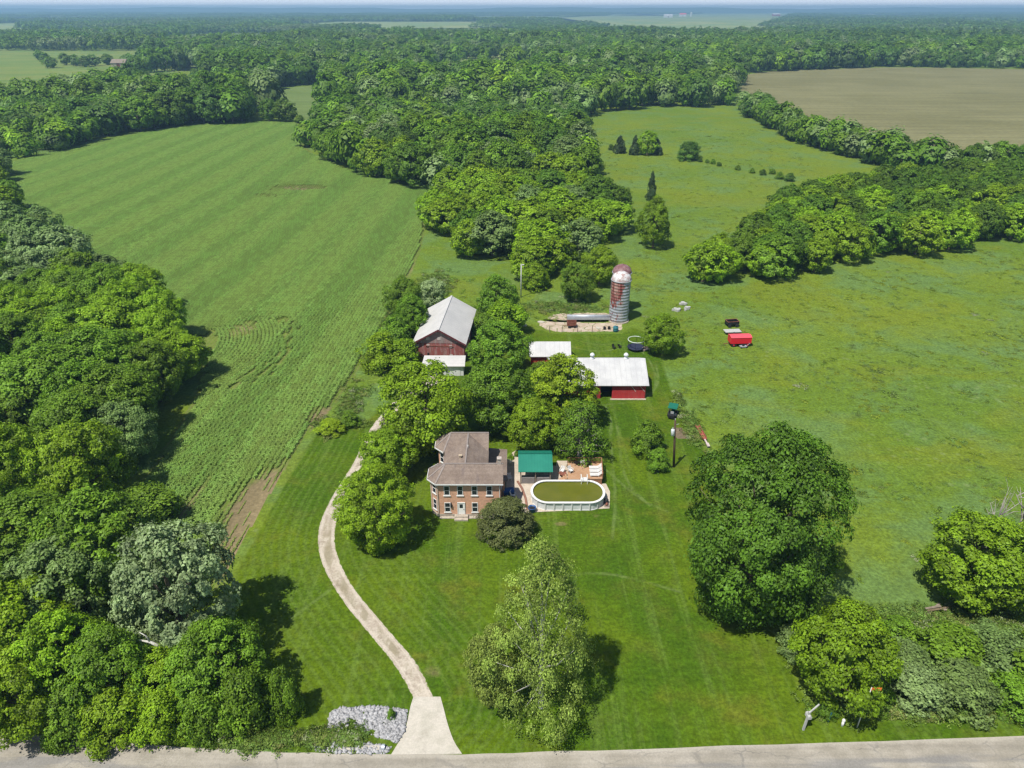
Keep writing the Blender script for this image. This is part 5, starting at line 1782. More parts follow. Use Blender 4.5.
    tree_px('shrub', 'shrub', 516.5, 456, 451.5, 6, 'mid', 'small plant at the left rear corner of the pavilion', 'shrub', var=2)


# ================================================================== THINGS ON THE LAWN AND IN THE PASTURE
def build_things():
    # trampoline with its pale net ring
    x, y = G(635.5, 349.5)
    o = empty('trampoline', (x, y, 0)); tag(o, 'round dark blue trampoline with pale ring above it', 'trampoline')
    R = 1.62
    b = MB(); b.lathe([(.02, .62), (R - .2, .62), (R - .2, .60), (.02, .60)], 0, 0, 30); b.build('mat', M['navy'], o)
    b = MB(); b.lathe([(R - .2, .63), (R, .66), (R + .06, .62), (R + .04, .56), (R - .2, .58)], 0, 0, 30); b.build('pad', M['navy'], o)
    b = MB()
    n = 36; pth = [(R * cos(2 * pi * i / n), R * sin(2 * pi * i / n), 2.15) for i in range(n + 1)]
    b.tube(pth, [.085] * (n + 1), 7, False); b.build('top_ring', M['net'], o, True)
    for i in range(6):
        a = pi / 3 * i + .3
        p = MB(); p.tube([(cos(a) * (R + .05), sin(a) * (R + .05), 0), (cos(a) * (R + .05), sin(a) * (R + .05), 2.15)], [.03, .03], 6); p.build('pole', M['black'], o)
    x, y = G(646, 350.5)
    b = MB(); b.box(-.8, .8, -.35, .35, .3, .38); b.box(-.7, -.6, -.3, .3, 0, .3); b.box(.6, .7, -.3, .3, 0, .3); b.box(-.75, .75, .3, .36, .38, .75)
    ob = b.build('low_bench', M['quoin']); ob.location = (x, y, 0); ob.rotation_euler.z = .5; tag(ob, 'low pinkish bench between the trampoline and the round tree', 'bench')

    # lawn tractor with canopy
    x, y = G(672.3, 415)
    o = empty('lawn_tractor', (x, y, 0), radians(70)); tag(o, 'small green lawn tractor with canopy parked on the mown grass', 'tractor')
    b = MB(); b.box(.25, 1.05, -.3, .3, .45, .85); b.slab([(.25, -.3, .95), (1.05, -.28, .86), (1.05, .28, .86), (.25, .3, .95)], .1); b.build('hood', M['tractor'], o)
    b = MB(); b.box(-.9, .25, -.45, .45, .35, .5); b.box(-.95, -.3, -.5, -.3, .5, .62); b.box(-.95, -.3, .3, .5, .5, .62); b.build('chassis', M['tractor'], o)
    b = MB(); b.box(-.65, -.2, -.26, .26, .55, .68); b.obox((-.68, 0, .62), (-.80, 0, 1.15), .5, .1); b.build('seat', M['white'], o)
    b = MB(); b.slab([(-1.15, -.75, 1.88), (.75, -.75, 1.88), (.75, .75, 1.88), (-1.15, .75, 1.88)], .1); b.build('canopy', M['tractor'], o)
    for sx in (-.85, .2):
        for sy in (-.42, .42):
            p = MB(); p.box(sx - .025, sx + .025, sy - .025, sy + .025, .5, 1.79); p.build('canopy_post', M['black'], o)
    for sx, r in ((-.6, .42), (.8, .28)):
        for sy in (-.6, .6):
            w = MB(); w.tube([(sx, sy - .12, r), (sx, sy + .12, r)], [r, r], 16); wo = w.build('wheel', M['tyre'], o)
            h = MB(); h.tube([(sx, sy - .13, r), (sx, sy + .13, r)], [r * .5, r * .5], 12); h.build('hub', M['white'], wo)
    b = MB(); b.tube([(.1, 0, .9), (-.05, 0, 1.12)], [.03, .03], 6); b.lathe([(.2, 1.12), (.22, 1.13), (.2, 1.15), (.18, 1.13)], -.05, 0, 14); b.build('steering_wheel', M['black'], o)
    b = MB(); b.box(-1.7, -.95, -.5, .5, .3, .75); b.build('bagger', M['black'], o)
    # reddish farm implement
    xa, ya = G(697, 428); xb, yb = G(708.5, 448.5)
    L = hypot(xb - xa, yb - ya)
    o = empty('hay_elevator', (xa, ya, 0), atan2(yb - ya, xb - xa)); tag(o, 'narrow faded red farm elevator lying along the mown edge', 'farm implement')
    b = MB(); b.box(0, L * .66, -.28, .28, .32, .40)
    for s in (-.3, .3): b.obox((0, s, .48), (L * .66, s, .48), .05, .3)
    b.build('chute', M['rustred'], o)
    b = MB(); b.box(L * .66, L, -.12, .12, .3, .42); b.box(L * .85, L, -.2, .2, .28, .5); b.build('pale_end', M['palepaint'], o)
    for xx in (L * .2, L * .5):
        for sy in (-.42, .42):
            w = MB(); w.tube([(xx, sy - .06, .25), (xx, sy + .06, .25)], [.25, .25], 12); w.build('wheel', M['tyre'], o)
    # red covered wagon
    x, y = G(738.7, 345)
    o = empty('red_wagon', (x, y, 0), radians(4)); tag(o, 'bright red covered farm wagon standing in the pasture', 'wagon')
    b = MB(); b.box(-2.1, 2.1, -1.0, 1.0, .75, 2.0); b.build('box', M['red'], o)
    b = MB(); b.slab([(-2.15, -1.05, 2.05), (2.15, -1.05, 2.05), (2.15, 0, 2.25), (-2.15, 0, 2.25)], .06); b.slab([(-2.15, 0, 2.25), (2.15, 0, 2.25), (2.15, 1.05, 2.05), (-2.15, 1.05, 2.05)], .06); b.build('cover', M['redtop'], o)
    b = MB(); b.box(-2.0, 2.0, -.15, .15, .5, .7); b.obox((-2.0, 0, .5), (-3.2, 0, .35), .1, .1); b.build('chassis', M['rust'], o)
    for sx in (-1.4, 1.4):
        for sy in (-.85, .85):
            w = MB(); w.tube([(sx, sy - .12, .42), (sx, sy + .12, .42)], [.42, .42], 16); wo = w.build('wheel', M['tyre'], o)
            h = MB(); h.tube([(sx, sy - .13, .42), (sx, sy + .13, .42)], [.18, .18], 10); h.build('hub', M['red'], wo)
    x, y = G(732, 333.5)
    o = empty('flat_trailer', (x, y, 0), radians(5)); tag(o, 'flat grey bed trailer directly behind the red wagon', 'trailer')
    b = MB(); b.box(-1.7, 1.7, -.8, .8, .55, .68); b.build('bed', M['greywood'], o)
    for sy in (-.9, .9):
        w = MB(); w.tube([(0, sy - .08, .33), (0, sy + .08, .33)], [.33, .33], 14); w.build('wheel', M['tyre'], o)
    b = MB(); b.obox((1.7, 0, .55), (2.9, 0, .4), .08, .08); b.build('drawbar', M['rust'], o)
    x, y = G(731.5, 326)
    o = empty('manure_spreader', (x, y, 0), radians(8)); tag(o, 'small dark open wagon with rusty rim behind the grey trailer', 'wagon')
    b = MB()
    for s in (-.75, .75): b.obox((-1.25, s, .95), (1.25, s, .95), .08, .6)
    for s in (-1.25, 1.25): b.obox((s, -.75, .95), (s, .75, .95), .08, .6)
    b.box(-1.2, 1.2, -.72, .72, .6, .68); b.build('box', M['black'], o)
    b = MB()
    for s in (-.75, .75): b.obox((-1.3, s, 1.28), (1.3, s, 1.28), .12, .07)
    for s in (-1.25, 1.25): b.obox((s, -.7, 1.275), (s, .7, 1.275), .12, .06)
    b.build('rim', M['rust'], o)
    for sx in (-.8, .8):
        for sy in (-.88, .88):
            w = MB(); w.tube([(sx, sy - .08, .36), (sx, sy + .08, .36)], [.36, .36], 14); w.build('wheel', M['tyre'], o)
    x, y = G(743, 347.5)
    o = empty('field_mower', (x, y, 0), .2); tag(o, 'small grey mower lying in front of the red wagon', 'mower')
    b = MB(); b.box(-.65, .65, -.4, .4, .18, .38); b.build('deck', M['galv'], o)
    b = MB(); b.lathe([(.25, .38), (.25, .55), (.12, .62)], 0, 0, 12); b.build('motor', M['black'], o)
    for sx in (-.6, .6):
        for sy in (-.45, .45):
            w = MB(); w.tube([(sx, sy - .04, .16), (sx, sy + .04, .16)], [.16, .16], 10); w.build('wheel', M['tyre'], o)
    b = MB(); b.tube([(.55, -.2, .38), (1.3, -.2, .95), (1.3, .2, .95), (.55, .2, .38)], [.03] * 4, 6); b.build('push_handle', M['galv'], o)
    # grey rubble in the pasture
    for k, (px, py, w, lab) in enumerate(((677, 311, 1.5, 'left of two pale rubble heaps in the weeds right of the silos'), (686.5, 309, 1.9, 'right of two pale rubble heaps in the weeds right of the silos'), (683, 304.5, 1.0, 'small pale rubble heap behind the other two'))):
        x, y = G(px, py); r = random.Random(40 + k); b = MB()
        for j in range(9):
            a = r.uniform(0, 6.28); d = w * r.uniform(0, .7); s = r.uniform(.3, .6)
            pts = [(x + cos(a) * d + s * cos(t) * r.uniform(.7, 1.1), y + sin(a) * d * .8 + s * sin(t) * r.uniform(.7, 1.1)) for t in [2 * pi * i / 6 for i in range(6)]]
            b.prism(pts, -.05, r.uniform(.25, .6))
        tag(b.build('rubble_heap', M['greywood']), lab, 'rubble')
    # boards under the bushy tree at right
    x, y = G(935, 612)
    o = empty('board_pile', (x, y, 0), .3); tag(o, 'pile of old brown boards in the weeds below the bushy right tree', 'board pile')
    r = random.Random(9)
    for j in range(7):
        b = MB(); a = r.uniform(-.5, .9); z = .1 + j * .07; d = Vector((cos(a), sin(a), 0)) * r.uniform(.8, 1.5); c0 = Vector((r.uniform(-.5, .5), r.uniform(-.4, .4), z))
        b.obox(c0 - d, c0 + d + Vector((0, 0, r.uniform(0, .35))), .24, .05); b.build('board', M['mulch'] if j % 2 else M['oldwood'], o)

    # poles
    def pole(name, px, py, top, r, m, lab, cat, fn=None):
        x, y = G(px, py); h = HZ(top, y)
        o = empty(name, (x, y, 0)); tag(o, lab, cat)
        b = MB(); b.tube([(0, 0, -.4), (0, 0, h * .5), (0, 0, h)], [r * 1.15, r, r * .8], 10); b.build('pole', m, o, True)
        if fn: fn(o, h)
        return o
    def power(o, h):
        b = MB(); b.lathe([(.2, h - 2.5), (.27, h - 2.45), (.27, h - 1.55), (.22, h - 1.45), (.05, h - 1.42)], -.32, -.12, 14); t = b.build('transformer', M['palegalv'], o, True)
        b = MB(); b.tube([(-.32, -.12, h - 1.42), (-.32, -.12, h - 1.1)], [.05, .04], 6); b.build('bushing', M['trim'], t)
        b = MB(); b.obox((-.05, 0, h - 2.1), (-.2, -.06, h - 2.1), .08, .3); b.build('bracket', M['galv'], o)
        b = MB(); b.tube([(0, 0, h), (0, 0, h + .25)], [.04, .05], 6); b.build('insulator', M['trim'], o)
        b = MB(); b.obox((0, .1, h - .9), (.6, .1, h - .7), .05, .05); b.build('lamp_arm', M['galv'], o)
    pl = pole('utility_pole', 673.7, 467, 420, .16, M['post'], 'brown wooden power pole with grey transformer on the mown grass', 'power pole', power); pl.rotation_euler = (0, radians(-4.5), 0)
    def light(o, h):
        b = MB(); b.obox((0, 0, h - .1), (.4, -.3, h + .05), .07, .07); b.build('arm', M['galv'], o)
        b = MB(); b.lathe([(.02, h + .02), (.22, h - .02), (.2, h - .14), (.05, h - .18)], .45, -.34, 12); b.build('lamp_head', M['white'], o)
    pole('light_pole', 521, 297, 264, .13, M['greypole'], 'slim pale pole behind the barn in the weedy grass', 'pole', light)
    # marker posts near the road
    x, y = G(803, 730)
    o = empty('mailbox_post', (x, y, 0), .15); tag(o, 'weathered grey mailbox post with slanted arm on the road verge', 'mailbox')
    zt = HZ(712, y)
    b = MB(); b.obox((0, 0, -.3), (.12, 0, zt), .17, .17, (0, 1, 0)); b.build('post', M['greywood'], o)
    b = MB(); b.obox((.1, -.05, zt - .05), (1.0, .1, zt + .75), .11, .11, (0, 1, 0)); b.build('slanted_arm', M['greywood'], o)
    b = MB(); b.box(-.02, .32, -.28, .32, zt - .75, zt - .45)
    for i in range(6):
        a0 = pi * i / 6; a1 = pi * (i + 1) / 6
        b.face([(.15 + .17 * cos(a0), -.28, zt - .45 + .14 * sin(a0)), (.15 + .17 * cos(a1), -.28, zt - .45 + .14 * sin(a1)), (.15 + .17 * cos(a1), .32, zt - .45 + .14 * sin(a1)), (.15 + .17 * cos(a0), .32, zt - .45 + .14 * sin(a0))])
    b.build('box', M['greywood'], o)
    x, y = G(844.5, 702)
    o = empty('marker_pole', (x, y, 0)); tag(o, 'thin pale pole with an orange marker in front of the yellowish tree', 'marker pole')
    zt = HZ(671, y)
    y2 = -2.8
    b = MB(); b.tube([(0, y2, -.3), (.05, y2, 2), (.1, y2, zt + 1.2)], [.06, .055, .045], 8); b.build('pole', M['greypole'], o, True)
    b = MB(); b.obox((.1, y2 - .05, zt + 1.0), (1.0, y2 - .05, zt + 1.0), .05, .34); b.build('orange_board', M['orange'], o)
    x, y = G(842, 726)
    b = empty('utility_pedestal', (x, y, 0)); tag(b, 'short white utility marker in the grass beside the road', 'marker')
    q = MB(); q.tube([(0, 0, -.1), (0, 0, .75)], [.13, .13], 10); q.build('post', M['white'], b, True)
    q = MB(); q.lathe([(.16, .75), (.16, .85), (.1, .95), (.02, .97)], 0, 0, 10); q.build('cap', M['white'], b, True)
    x, y = G(828, 722)
    q = MB(); q.obox((0, 0, -.2), (.06, 0, 1.3), .09, .09, (0, 1, 0)); q.obox((.06, 0, 1.25), (.06, 0, 1.34), .14, .14, (0, 1, 0))
    ob = q.build('green_post', M['teal']); ob.location = (x, y, 0); tag(ob, 'thin dark green post between the mailbox and the white marker', 'post')
    # culvert
    x, y = G(360, 748.5)
    o = empty('culvert', (x, y, 0)); tag(o, 'grey concrete culvert headwall between white stones and the road', 'culvert')
    b = MB(); b.box(-2.2, 2.3, -.22, .22, -.1, .14); b.build('headwall', M['apron'], o)
    b = MB(); b.lathe([(.2, 0), (.28, 0), (.28, .3), (.2, .3)], 0, 0, 14); b.v = [(2.0 + p[2], p[0], .2 + p[1]) for p in b.v]; b.build('pipe', M['galv'], o)

    # far buildings
    def farm(px, py, w, d, h, wallm, roofm, lab, name='farm_building', rz=0.0):
        x, y = G(px, py)
        o = empty(name, (x, y, 0), rz); tag(o, lab, 'building')
        b = MB(); b.box(-w / 2, w / 2, -d / 2, d / 2, -.2, h)
        for s in (-w / 2 + .02, w / 2 - .02): b.face([(s, -d / 2, h), (s, d / 2, h), (s, 0, h + d * .28)])
        b.build('wall', M[wallm], o)
        b = MB(); gable_roof(b, -w / 2, w / 2, -d / 2, d / 2, h, h + d * .29, 'X', .6, .3); b.build('roof', M[roofm], o)
        b = MB(); b.box(-2, 2, -d / 2 - .15, -d / 2 - .03, 0, h * .8); b.build('door', M['barnedge'], o)
        return o
    farm(668, 17.6, 60, 30, 13, 'white', 'whiteroof', 'far white barn, leftmost of the distant farm in the pale field')
    farm(682.5, 16.6, 52, 28, 16, 'white', 'redtop', 'far white barn with a reddish roof in the pale field')
    x, y = G(691, 16.6)
    b = MB(); b.lathe([(7, -1), (7, 24), (6, 28), (3.5, 31), (.3, 32)], 0, 0, 18); ob = b.build('grain_bin', M['white']); ob.location = (x, y, 0); tag(ob, 'far white grain bin right of the distant reddish roofed barn', 'grain bin')
    farm(776, 16, 64, 28, 13, 'shedred', 'whiteroof', 'far red sided barn at the right of the pale field')
    farm(802, 14.8, 60, 22, 7, 'white', 'barnroof', 'far low pale building right of the red sided barn')
    farm(788, 11.2, 130, 60, 26, 'white', 'whiteroof', 'bright white building near the horizon above the pale field')
    farm(815, 11.0, 110, 50, 20, 'white', 'whiteroof', 'bright white building near the horizon, right one')
    farm(10, 11.2, 90, 60, 30, 'white', 'whiteroof', 'white building near the horizon at the far left')
    farm(181, 10.7, 110, 60, 26, 'white', 'whiteroof', 'white building near the horizon above the left woods')
    farm(121, 66.5, 16, 12, 4.5, 'stone', 'oldwood', 'low grey roofed house among the trees at the left hay field')
    farm(170, 66, 9, 8, 4, 'white', 'barnroof', 'small pale house half hidden by trees left of the crop woods')


# ================================================================== GROUND COVER
def build_cover():
    rng = np.random.default_rng(8)
    # white stones by the apron: uncountable, one object
    Pol = GP([(331, 712), (345, 709), (370, 707), (408, 710), (404, 732), (397, 743), (380, 737), (362, 733), (350, 724), (338, 736), (326, 738)])
    P2 = GP([(310, 744), (330, 735), (345, 741), (372, 744), (392, 747), (388, 754), (340, 754), (315, 751)])
    pts = rng.uniform([-22, 40], [-9, 50], (60000, 2))
    a = in_poly(pts, Pol); b = in_poly(pts, P2) & (rng.random(len(pts)) < .4)
    holes = np.zeros(len(pts), bool)
    for px, py, r in ((352, 722, .7), (343, 727, .55), (372, 732, .5), (391, 716, .4), (364, 713, .3), (384, 724, .3)):
        x, y = G(px, py); holes |= (np.hypot(pts[:, 0] - x, pts[:, 1] - y) < r * rng.uniform(.4, 1.1, len(pts)))
    pts = pts[(a | b) & ~holes][:5200]
    n = len(pts)
    cube = np.array([(-1, -1, -.7), (1, -1, -.7), (1, 1, -.7), (-1, 1, -.7), (-1, -1, .7), (1, -1, .7), (1, 1, .7), (-1, 1, .7)], float) * .5
    quad = np.array([(0, 3, 2, 1), (4, 5, 6, 7), (0, 1, 5, 4), (1, 2, 6, 5), (2, 3, 7, 6), (3, 0, 4, 7)])
    s = rng.gamma(4, .034, n).clip(.05, .34)
    V = cube[None] * (1 + rng.uniform(-.45, .35, (n, 8, 3))) * s[:, None, None]
    ax = rng.normal(0, .5, (n, 3)); ax[:, 2] = rng.uniform(0, 6.28, n)
    c_, s_ = np.cos(ax[:, 2]), np.sin(ax[:, 2])
    R = np.zeros((n, 3, 3)); R[:, 0, 0] = c_; R[:, 0, 1] = -s_; R[:, 1, 0] = s_; R[:, 1, 1] = c_; R[:, 2, 2] = 1
    R[:, 2, 0] = ax[:, 0] * .6; R[:, 2, 1] = ax[:, 1] * .6
    V = np.einsum('nij,nkj->nki', R, V) + np.c_[pts, s * .25 + .02][:, None, :]
    F = quad[None] + (np.arange(n) * 8)[:, None, None]
    tag(link('rubble', mesh_np('rubble', V.reshape(-1, 3), F.reshape(-1, 4), [M['rock']])), 'bank of white limestone rubble beside the driveway apron', 'rubble', kind='stuff')

    # rows of young corn
    def rowseg(seed, full):
        r = np.random.default_rng(seed)
        L = 2.6; n = 15
        VV = []; tones = []
        for i in range(n):
            yy = (i + r.uniform(.1, .9)) / n * L - L / 2; xx = r.normal(0, .06)
            k = 7
            a = r.uniform(0, 2 * pi, k)
            for t in a:
                l = r.uniform(.38, .66) * full; d = np.array([cos(t), sin(t), 0]); b = np.array([-sin(t), cos(t), 0]) * r.uniform(.05, .085)
                p = np.array([xx, yy, r.uniform(.12, .42) * full])
                q0 = p; q1 = p + d * l * .5 + b + np.array([0, 0, .20 * full]); q2 = p + d * l + np.array([0, 0, .02]); q3 = p + d * l * .5 - b + np.array([0, 0, .20 * full])
                VV += [q0, q1, q2, q3]; tones.append(r.normal(1, .2))
        V = np.array(VV)
        return mesh_np('corn_row', V, np.arange(len(V)).reshape(-1, 4), [M['leaf']], {'tone': ('FACE', np.clip(tones, .5, 1.6))})
    srcs = [src(rowseg(500 + i, f), c) for i, (f, c) in enumerate(((1.0, (.172, .290, .056)), (1.02, (.222, .340, .070)), (1.0, (.198, .318, .066)), (.78, (.215, .30, .065)), (.62, (.225, .30, .065))))]
    ca, sa = cos(ROW_ANG), sin(ROW_ANG)
    F_ = np.array(smooth_line(FIELD, 1, True))
    U = F_[:, 0] * ca + F_[:, 1] * sa; Vv = -F_[:, 0] * sa + F_[:, 1] * ca
    us = np.arange(U.min(), U.max(), ROW_SP); vs = np.arange(Vv.min(), Vv.max(), 2.6)
    gu, gv = np.meshgrid(us, vs); gu = gu.ravel(); gv = gv.ravel() + rng.uniform(-.3, .3, gu.size)
    P = np.stack([gu * ca - gv * sa, gu * sa + gv * ca], 1)
    ok = in_poly(P, FIELD); P = P[ok]
    P = P[~head_zone(P)]
    ed = seg_dist(P, FIELD, True); P = P[ed > .9]
    bare = bare_fn(P)
    P = P[rng.random(len(P)) > bare * .75 - .15]
    HP = []; HS = []
    for k in range(26):
        prev = None; acc = 0
        off = [HC + np.array([cos(a), sin(a)]) * (HR + k * ROW_SP) for a in np.linspace(-1.2, 1.2, 160)]
        for q0, q1 in zip(off[:-1], off[1:]):
            acc += np.linalg.norm(q1 - q0)
            if acc >= 2.5:
                acc = 0; HP.append((q0 + q1) / 2); HS.append(atan2(-(q1 - q0)[0], (q1 - q0)[1]))
    HP = np.array(HP); HS = np.array(HS)
    k = in_poly(HP, FIELD) & head_zone(HP); HP = HP[k]; HS = HS[k]
    k = seg_dist(HP, FIELD, True) > .8; HP = HP[k]; HS = HS[k]
    nm = len(P); P = np.r_[P, HP]
    bare = np.maximum(bare_fn(P), np.r_[np.zeros(nm), np.full(len(HP), .22)])
    n = len(P)
    uu = P[:, 0] * ca + P[:, 1] * sa; vv = -P[:, 0] * sa + P[:, 1] * ca
    band = np.sin(uu * .42 + .8 * np.sin(vv * .02)) + .7 * np.sin(uu * .19 + 1 + .5 * np.sin(vv * .013)) + rng.normal(0, .22, n)
    idx = np.where(bare > .35, rng.integers(3, 5, n), np.where(band > .35, 1, np.where(band > -.35, 2, 0)))
    sc = np.repeat(rng.uniform(.93, 1.07, n)[:, None], 3, 1) * np.clip(1 - bare * .7, .35, 1)[:, None]; sc[:, 1] = 1
    spin = np.r_[np.full(nm, ROW_ANG), HS] + pi * rng.integers(0, 2, n)
    o = scatter('corn_crop', np.c_[P, np.full(n, .01)], spin, sc, idx, srcs)
    tag(o, 'rows of young green corn filling the big field on the left', 'corn crop', kind='stuff')
    print('corn segments', n)

    # weeds and tufts over the unmown ground
    def tuft(seed, n, w, h, leaf):
        r = np.random.default_rng(seed)
        L = np.c_[r.normal(0, w * .35, (10, 2)), r.uniform(.1, .6, 10) * h]
        V, F, tn = leaf_cloud(r, L, np.full(10, w * .3), n, leaf, up=.6, flat=h / w)
        V[:, 2] = np.maximum(V[:, 2], .0)
        return mesh_np('tuft', V, F, [M['leaf']], {'tone': ('FACE', tn)})
    cols = [(.145, .225, .022), (.185, .245, .022), (.160, .230, .055), (.205, .22, .035), (.135, .22, .045), (.30, .34, .18)]
    srcs = [src(tuft(600 + i, 150, .9, .40, .13), c) for i, c in enumerate(cols)]
    rough = GP([(668, 350), (672, 385), (690, 415), (712, 450), (728, 500), (742, 560), (768, 625), (800, 672), (806, 700), (860, 716), (1250, 712), (1250, 240), (1024, 242), (870, 264), (800, 282), (715, 288), (700, 270), (760, 240), (795, 205),
                (850, 190), (740, 112), (640, 113), (590, 125), (600, 160), (650, 220), (630, 260), (590, 285), (480, 285), (440, 262), (424, 280), (410, 300), (395, 340), (370, 385), (480, 320), (530, 322), (640, 318)])
    P = rng.uniform([-30, 40], [200, 420], (420000, 2))
    P = P[in_poly(P, rough)]
    LW = in_poly(P, LAWN)
    P = P[~LW]
    # clumpy density
    g = np.sin(P[:, 0] * .21 + 1.3 * np.sin(P[:, 1] * .13)) + np.sin(P[:, 1] * .17 + 1.7 * np.sin(P[:, 0] * .09 + 2)) + .8 * np.sin(P[:, 0] * .53 + P[:, 1] * .37)
    keep = rng.random(len(P)) < np.clip(.22 + .13 * g, .04, .7) * np.clip(150 / P[:, 1], .3, 1.2) * .13
    P = P[keep]; n = len(P)
    g = g[keep]
    idx = np.where(g > 1.1, rng.choice([3, 1, 5, 2], n, p=[.02, .55, .01, .42]), rng.choice([0, 1, 2, 4, 5], n, p=[.32, .27, .18, .222, .008]))
    s = rng.uniform(.45, 1.25, n) * np.where(rng.random(n) < .04, 1.8, 1)
    o = scatter('pasture_weeds', np.c_[P, np.zeros(n)], rng.uniform(0, 6.28, n), np.c_[s, s, s * rng.uniform(.2, .5, n)], idx, srcs)
    tag(o, 'tall grass and weeds growing over the unmown pasture', 'weeds', kind='stuff')
    print('weeds', n)
    # roadside weeds around the culvert, the pad and the barn
    pts = []
    for px, py, rx, ry, k in ((322, 740, 2.0, .7, 45), (352, 738, 1.2, .5, 45), (260, 741, 5, .6, 90), (395, 310, 5, 9, 320), (435, 285, 4, 8, 320), (500, 310, 5, 8, 260), (470, 345, 3, 3, 60), (338, 424, 4.5, 1.6, 120), (350, 405, 2, 8, 140), (690, 425, 1.2, 9, 90), (560, 308, 9, 3, 180), (935, 705, 9, 1.5, 300), (940, 650, 9, 5, 420), (980, 630, 7, 4, 250), (860, 650, 5, 4, 160), (740, 610, 2.5, 2, 60)):
        x, y = G(px, py); pts.append(np.c_[rng.normal(x, rx * .5, k), rng.normal(y, ry * .5, k)])
    P = np.concatenate(pts); n = len(P)
    srcs = [src(tuft(640 + i, 190, .9, .55, .12), c) for i, c in enumerate([(.13, .22, .036), (.16, .235, .04), (.28, .32, .16), (.19, .215, .06)])]
    s = rng.uniform(.6, 1.4, n)
    o = scatter('verge_weeds', np.c_[P, np.zeros(n)], rng.uniform(0, 6.28, n), np.c_[s, s, s], rng.choice(4, n, p=[.45, .38, .05, .12]), srcs)
    tag(o, 'patches of taller weeds along the verge, fences and barn', 'weeds', kind='stuff')


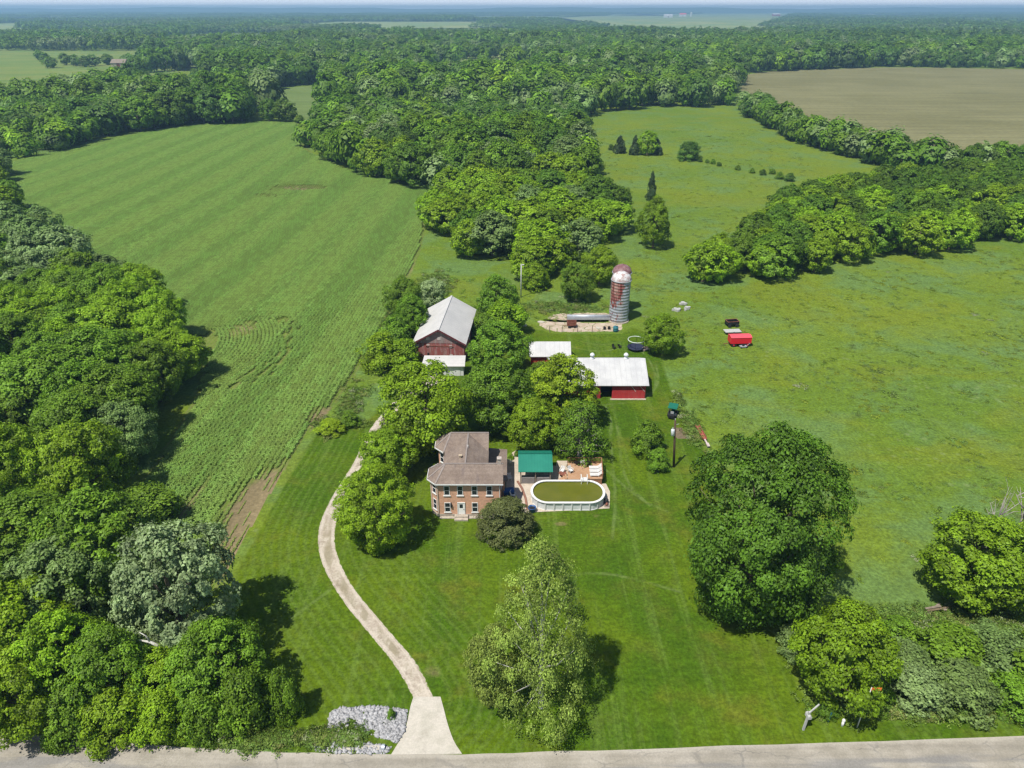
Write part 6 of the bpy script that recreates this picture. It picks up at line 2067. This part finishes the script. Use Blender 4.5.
# ================================================================== LIGHT, AIR, CAMERA
def build_light():
    el, az = radians(62), radians(46)       # shadows fall to the right and away
    d = Vector((-cos(el) * cos(az), -cos(el) * sin(az), sin(el)))
    l = bpy.data.lights.new('sun', 'SUN'); l.energy = 4.9; l.angle = radians(.53); l.color = (1.0, .96, .88)
    s = bpy.data.objects.new('sun', l); COL.objects.link(s)
    s.rotation_euler = d.to_track_quat('Z', 'Y').to_euler(); s.location = (-60, -60, 200)
    w = bpy.data.worlds.new('World'); SC.world = w; w.use_nodes = True
    t = w.node_tree; t.nodes.clear()
    sky = t.nodes.new('ShaderNodeTexSky'); sky.sky_type = 'NISHITA'; sky.sun_disc = False
    sky.sun_elevation = el; sky.sun_rotation = atan2(d.x, d.y); sky.air_density = 1.0; sky.dust_density = 1.0; sky.ozone_density = 1.0
    bg = t.nodes.new('ShaderNodeBackground'); bg.inputs['Strength'].default_value = .088
    o = t.nodes.new('ShaderNodeOutputWorld')
    tc = t.nodes.new('ShaderNodeTexCoord'); sp = t.nodes.new('ShaderNodeSeparateXYZ'); t.links.new(tc.outputs['Generated'], sp.inputs[0])
    mr = t.nodes.new('ShaderNodeMapRange'); mr.interpolation_type = 'SMOOTHSTEP'; t.links.new(sp.outputs['Z'], mr.inputs['Value'])
    for k, v in (('From Min', -.01), ('From Max', .16), ('To Min', .9), ('To Max', 0.0)): mr.inputs[k].default_value = v
    mx = t.nodes.new('ShaderNodeMix'); mx.data_type = 'RGBA'; t.links.new(mr.outputs[0], mx.inputs[0]); t.links.new(sky.outputs[0], mx.inputs[6]); mx.inputs[7].default_value = (10.5, 11.2, 12.6, 1)   # milky air above the horizon
    t.links.new(mx.outputs[2], bg.inputs['Color']); t.links.new(bg.outputs[0], o.inputs['Surface'])
    # the air
    m = bpy.data.materials.new('haze'); m.use_nodes = True; t = m.node_tree; t.nodes.clear()
    v = t.nodes.new('ShaderNodeVolumePrincipled'); v.inputs['Color'].default_value = (.42, .72, 1.0, 1); v.inputs['Density'].default_value = HAZE; v.inputs['Anisotropy'].default_value = .2
    o = t.nodes.new('ShaderNodeOutputMaterial'); t.links.new(v.outputs[0], o.inputs['Volume'])
    mb = MB(); mb.box(-11900, 11900, -400, 13900, -1.0, 92); ob = mb.build('haze', m); tag(ob, 'thin blue summer haze over the whole countryside', 'haze', kind='stuff')
    c = bpy.data.cameras.new('camera'); co = bpy.data.objects.new('camera', c); COL.objects.link(co)
    c.sensor_width = 36; c.lens = FPX / 1024 * 36; c.clip_start = .5; c.clip_end = 40000
    co.location = (0, 0, H); co.rotation_euler = (pi / 2 - PITCH, 0, 0)
    SC.camera = co
    v = SC.view_settings; v.view_transform = 'Standard'; v.look = 'None'; v.exposure = EXPOSURE; v.gamma = 1; v.use_curve_mapping = False
    cy = SC.cycles
    cy.use_denoising = True; cy.denoiser = 'OPENIMAGEDENOISE'; cy.max_bounces = 6; cy.diffuse_bounces = 3; cy.glossy_bounces = 2; cy.transmission_bounces = 3; cy.transparent_max_bounces = 4; cy.volume_bounces = 0
    cy.use_adaptive_sampling = True; cy.adaptive_threshold = .015; cy.caustics_reflective = False; cy.caustics_refractive = False
    SC.render.film_transparent = False
    cy.pixel_filter_type = 'BLACKMAN_HARRIS'; cy.filter_width = 1.4


HAZE = 1.8e-4
EXPOSURE = 0.24
M['hill'] = plain('hill_woods', (.06, .10, .04), .95, .3, .02)
M['ridgecap'] = plain('ridge_shingle', (.235, .20, .182), .9, .15, 3)
M['eaveshade'] = plain('eave_shade_tone', (.235, .19, .165), .8, .15, 3)  # colour of the painted eave shadow on the house
M['chim'] = plain('chimney_cap', (.42, .36, .32), .9, .2, 4)
M['vent'] = plain('tan_vent', (.42, .34, .24), .8, .15, 4)
M['quoin'] = plain('pale_trim_stone', (.55, .43, .36), .85, .15, 3)
M['barnedge'] = plain('dark_red_trim', (.13, .030, .035), .7, .2, 2)
M['palepaint'] = plain('flaking_white', (.50, .42, .39), .8, .2, 5)
M['shedred_lit'] = m_boards('sunlit_red_siding', (.44, .040, .042), (.40, .036, .038), (.42, .12, .10), .35, .3)  # lit version of the shed's red siding
M['ventwhite'] = plain('white_ventilator', (.66, .68, .70), .4, .15, 4)
M['siloback'] = plain('dull_silo', (.30, .22, .22), .7, .25, 1.2, dirt=(.22, .08, .07), dscale=.5)
M['greendark'] = plain('green_ridge', (.010, .12, .085), .45, .1, 3)
M['brownscreen'] = plain('brown_screen', (.075, .055, .042), .9, .2, 3)
M['greyscreen'] = plain('grey_panel', (.20, .185, .18), .8, .15, 3)
M['deckskirt'] = plain('deck_skirt', (.29, .145, .075), .85, .2, 3)
M['palegalv'] = plain('pale_transformer', (.60, .63, .66), .45, .1, 3)
M['greypole'] = plain('pale_pole', (.50, .50, .48), .8, .12, 3)

build_setting()
build_house()
build_barns()
build_silos()
build_pool()
build_things()
build_trees()
build_woods()
build_cover()
build_light()
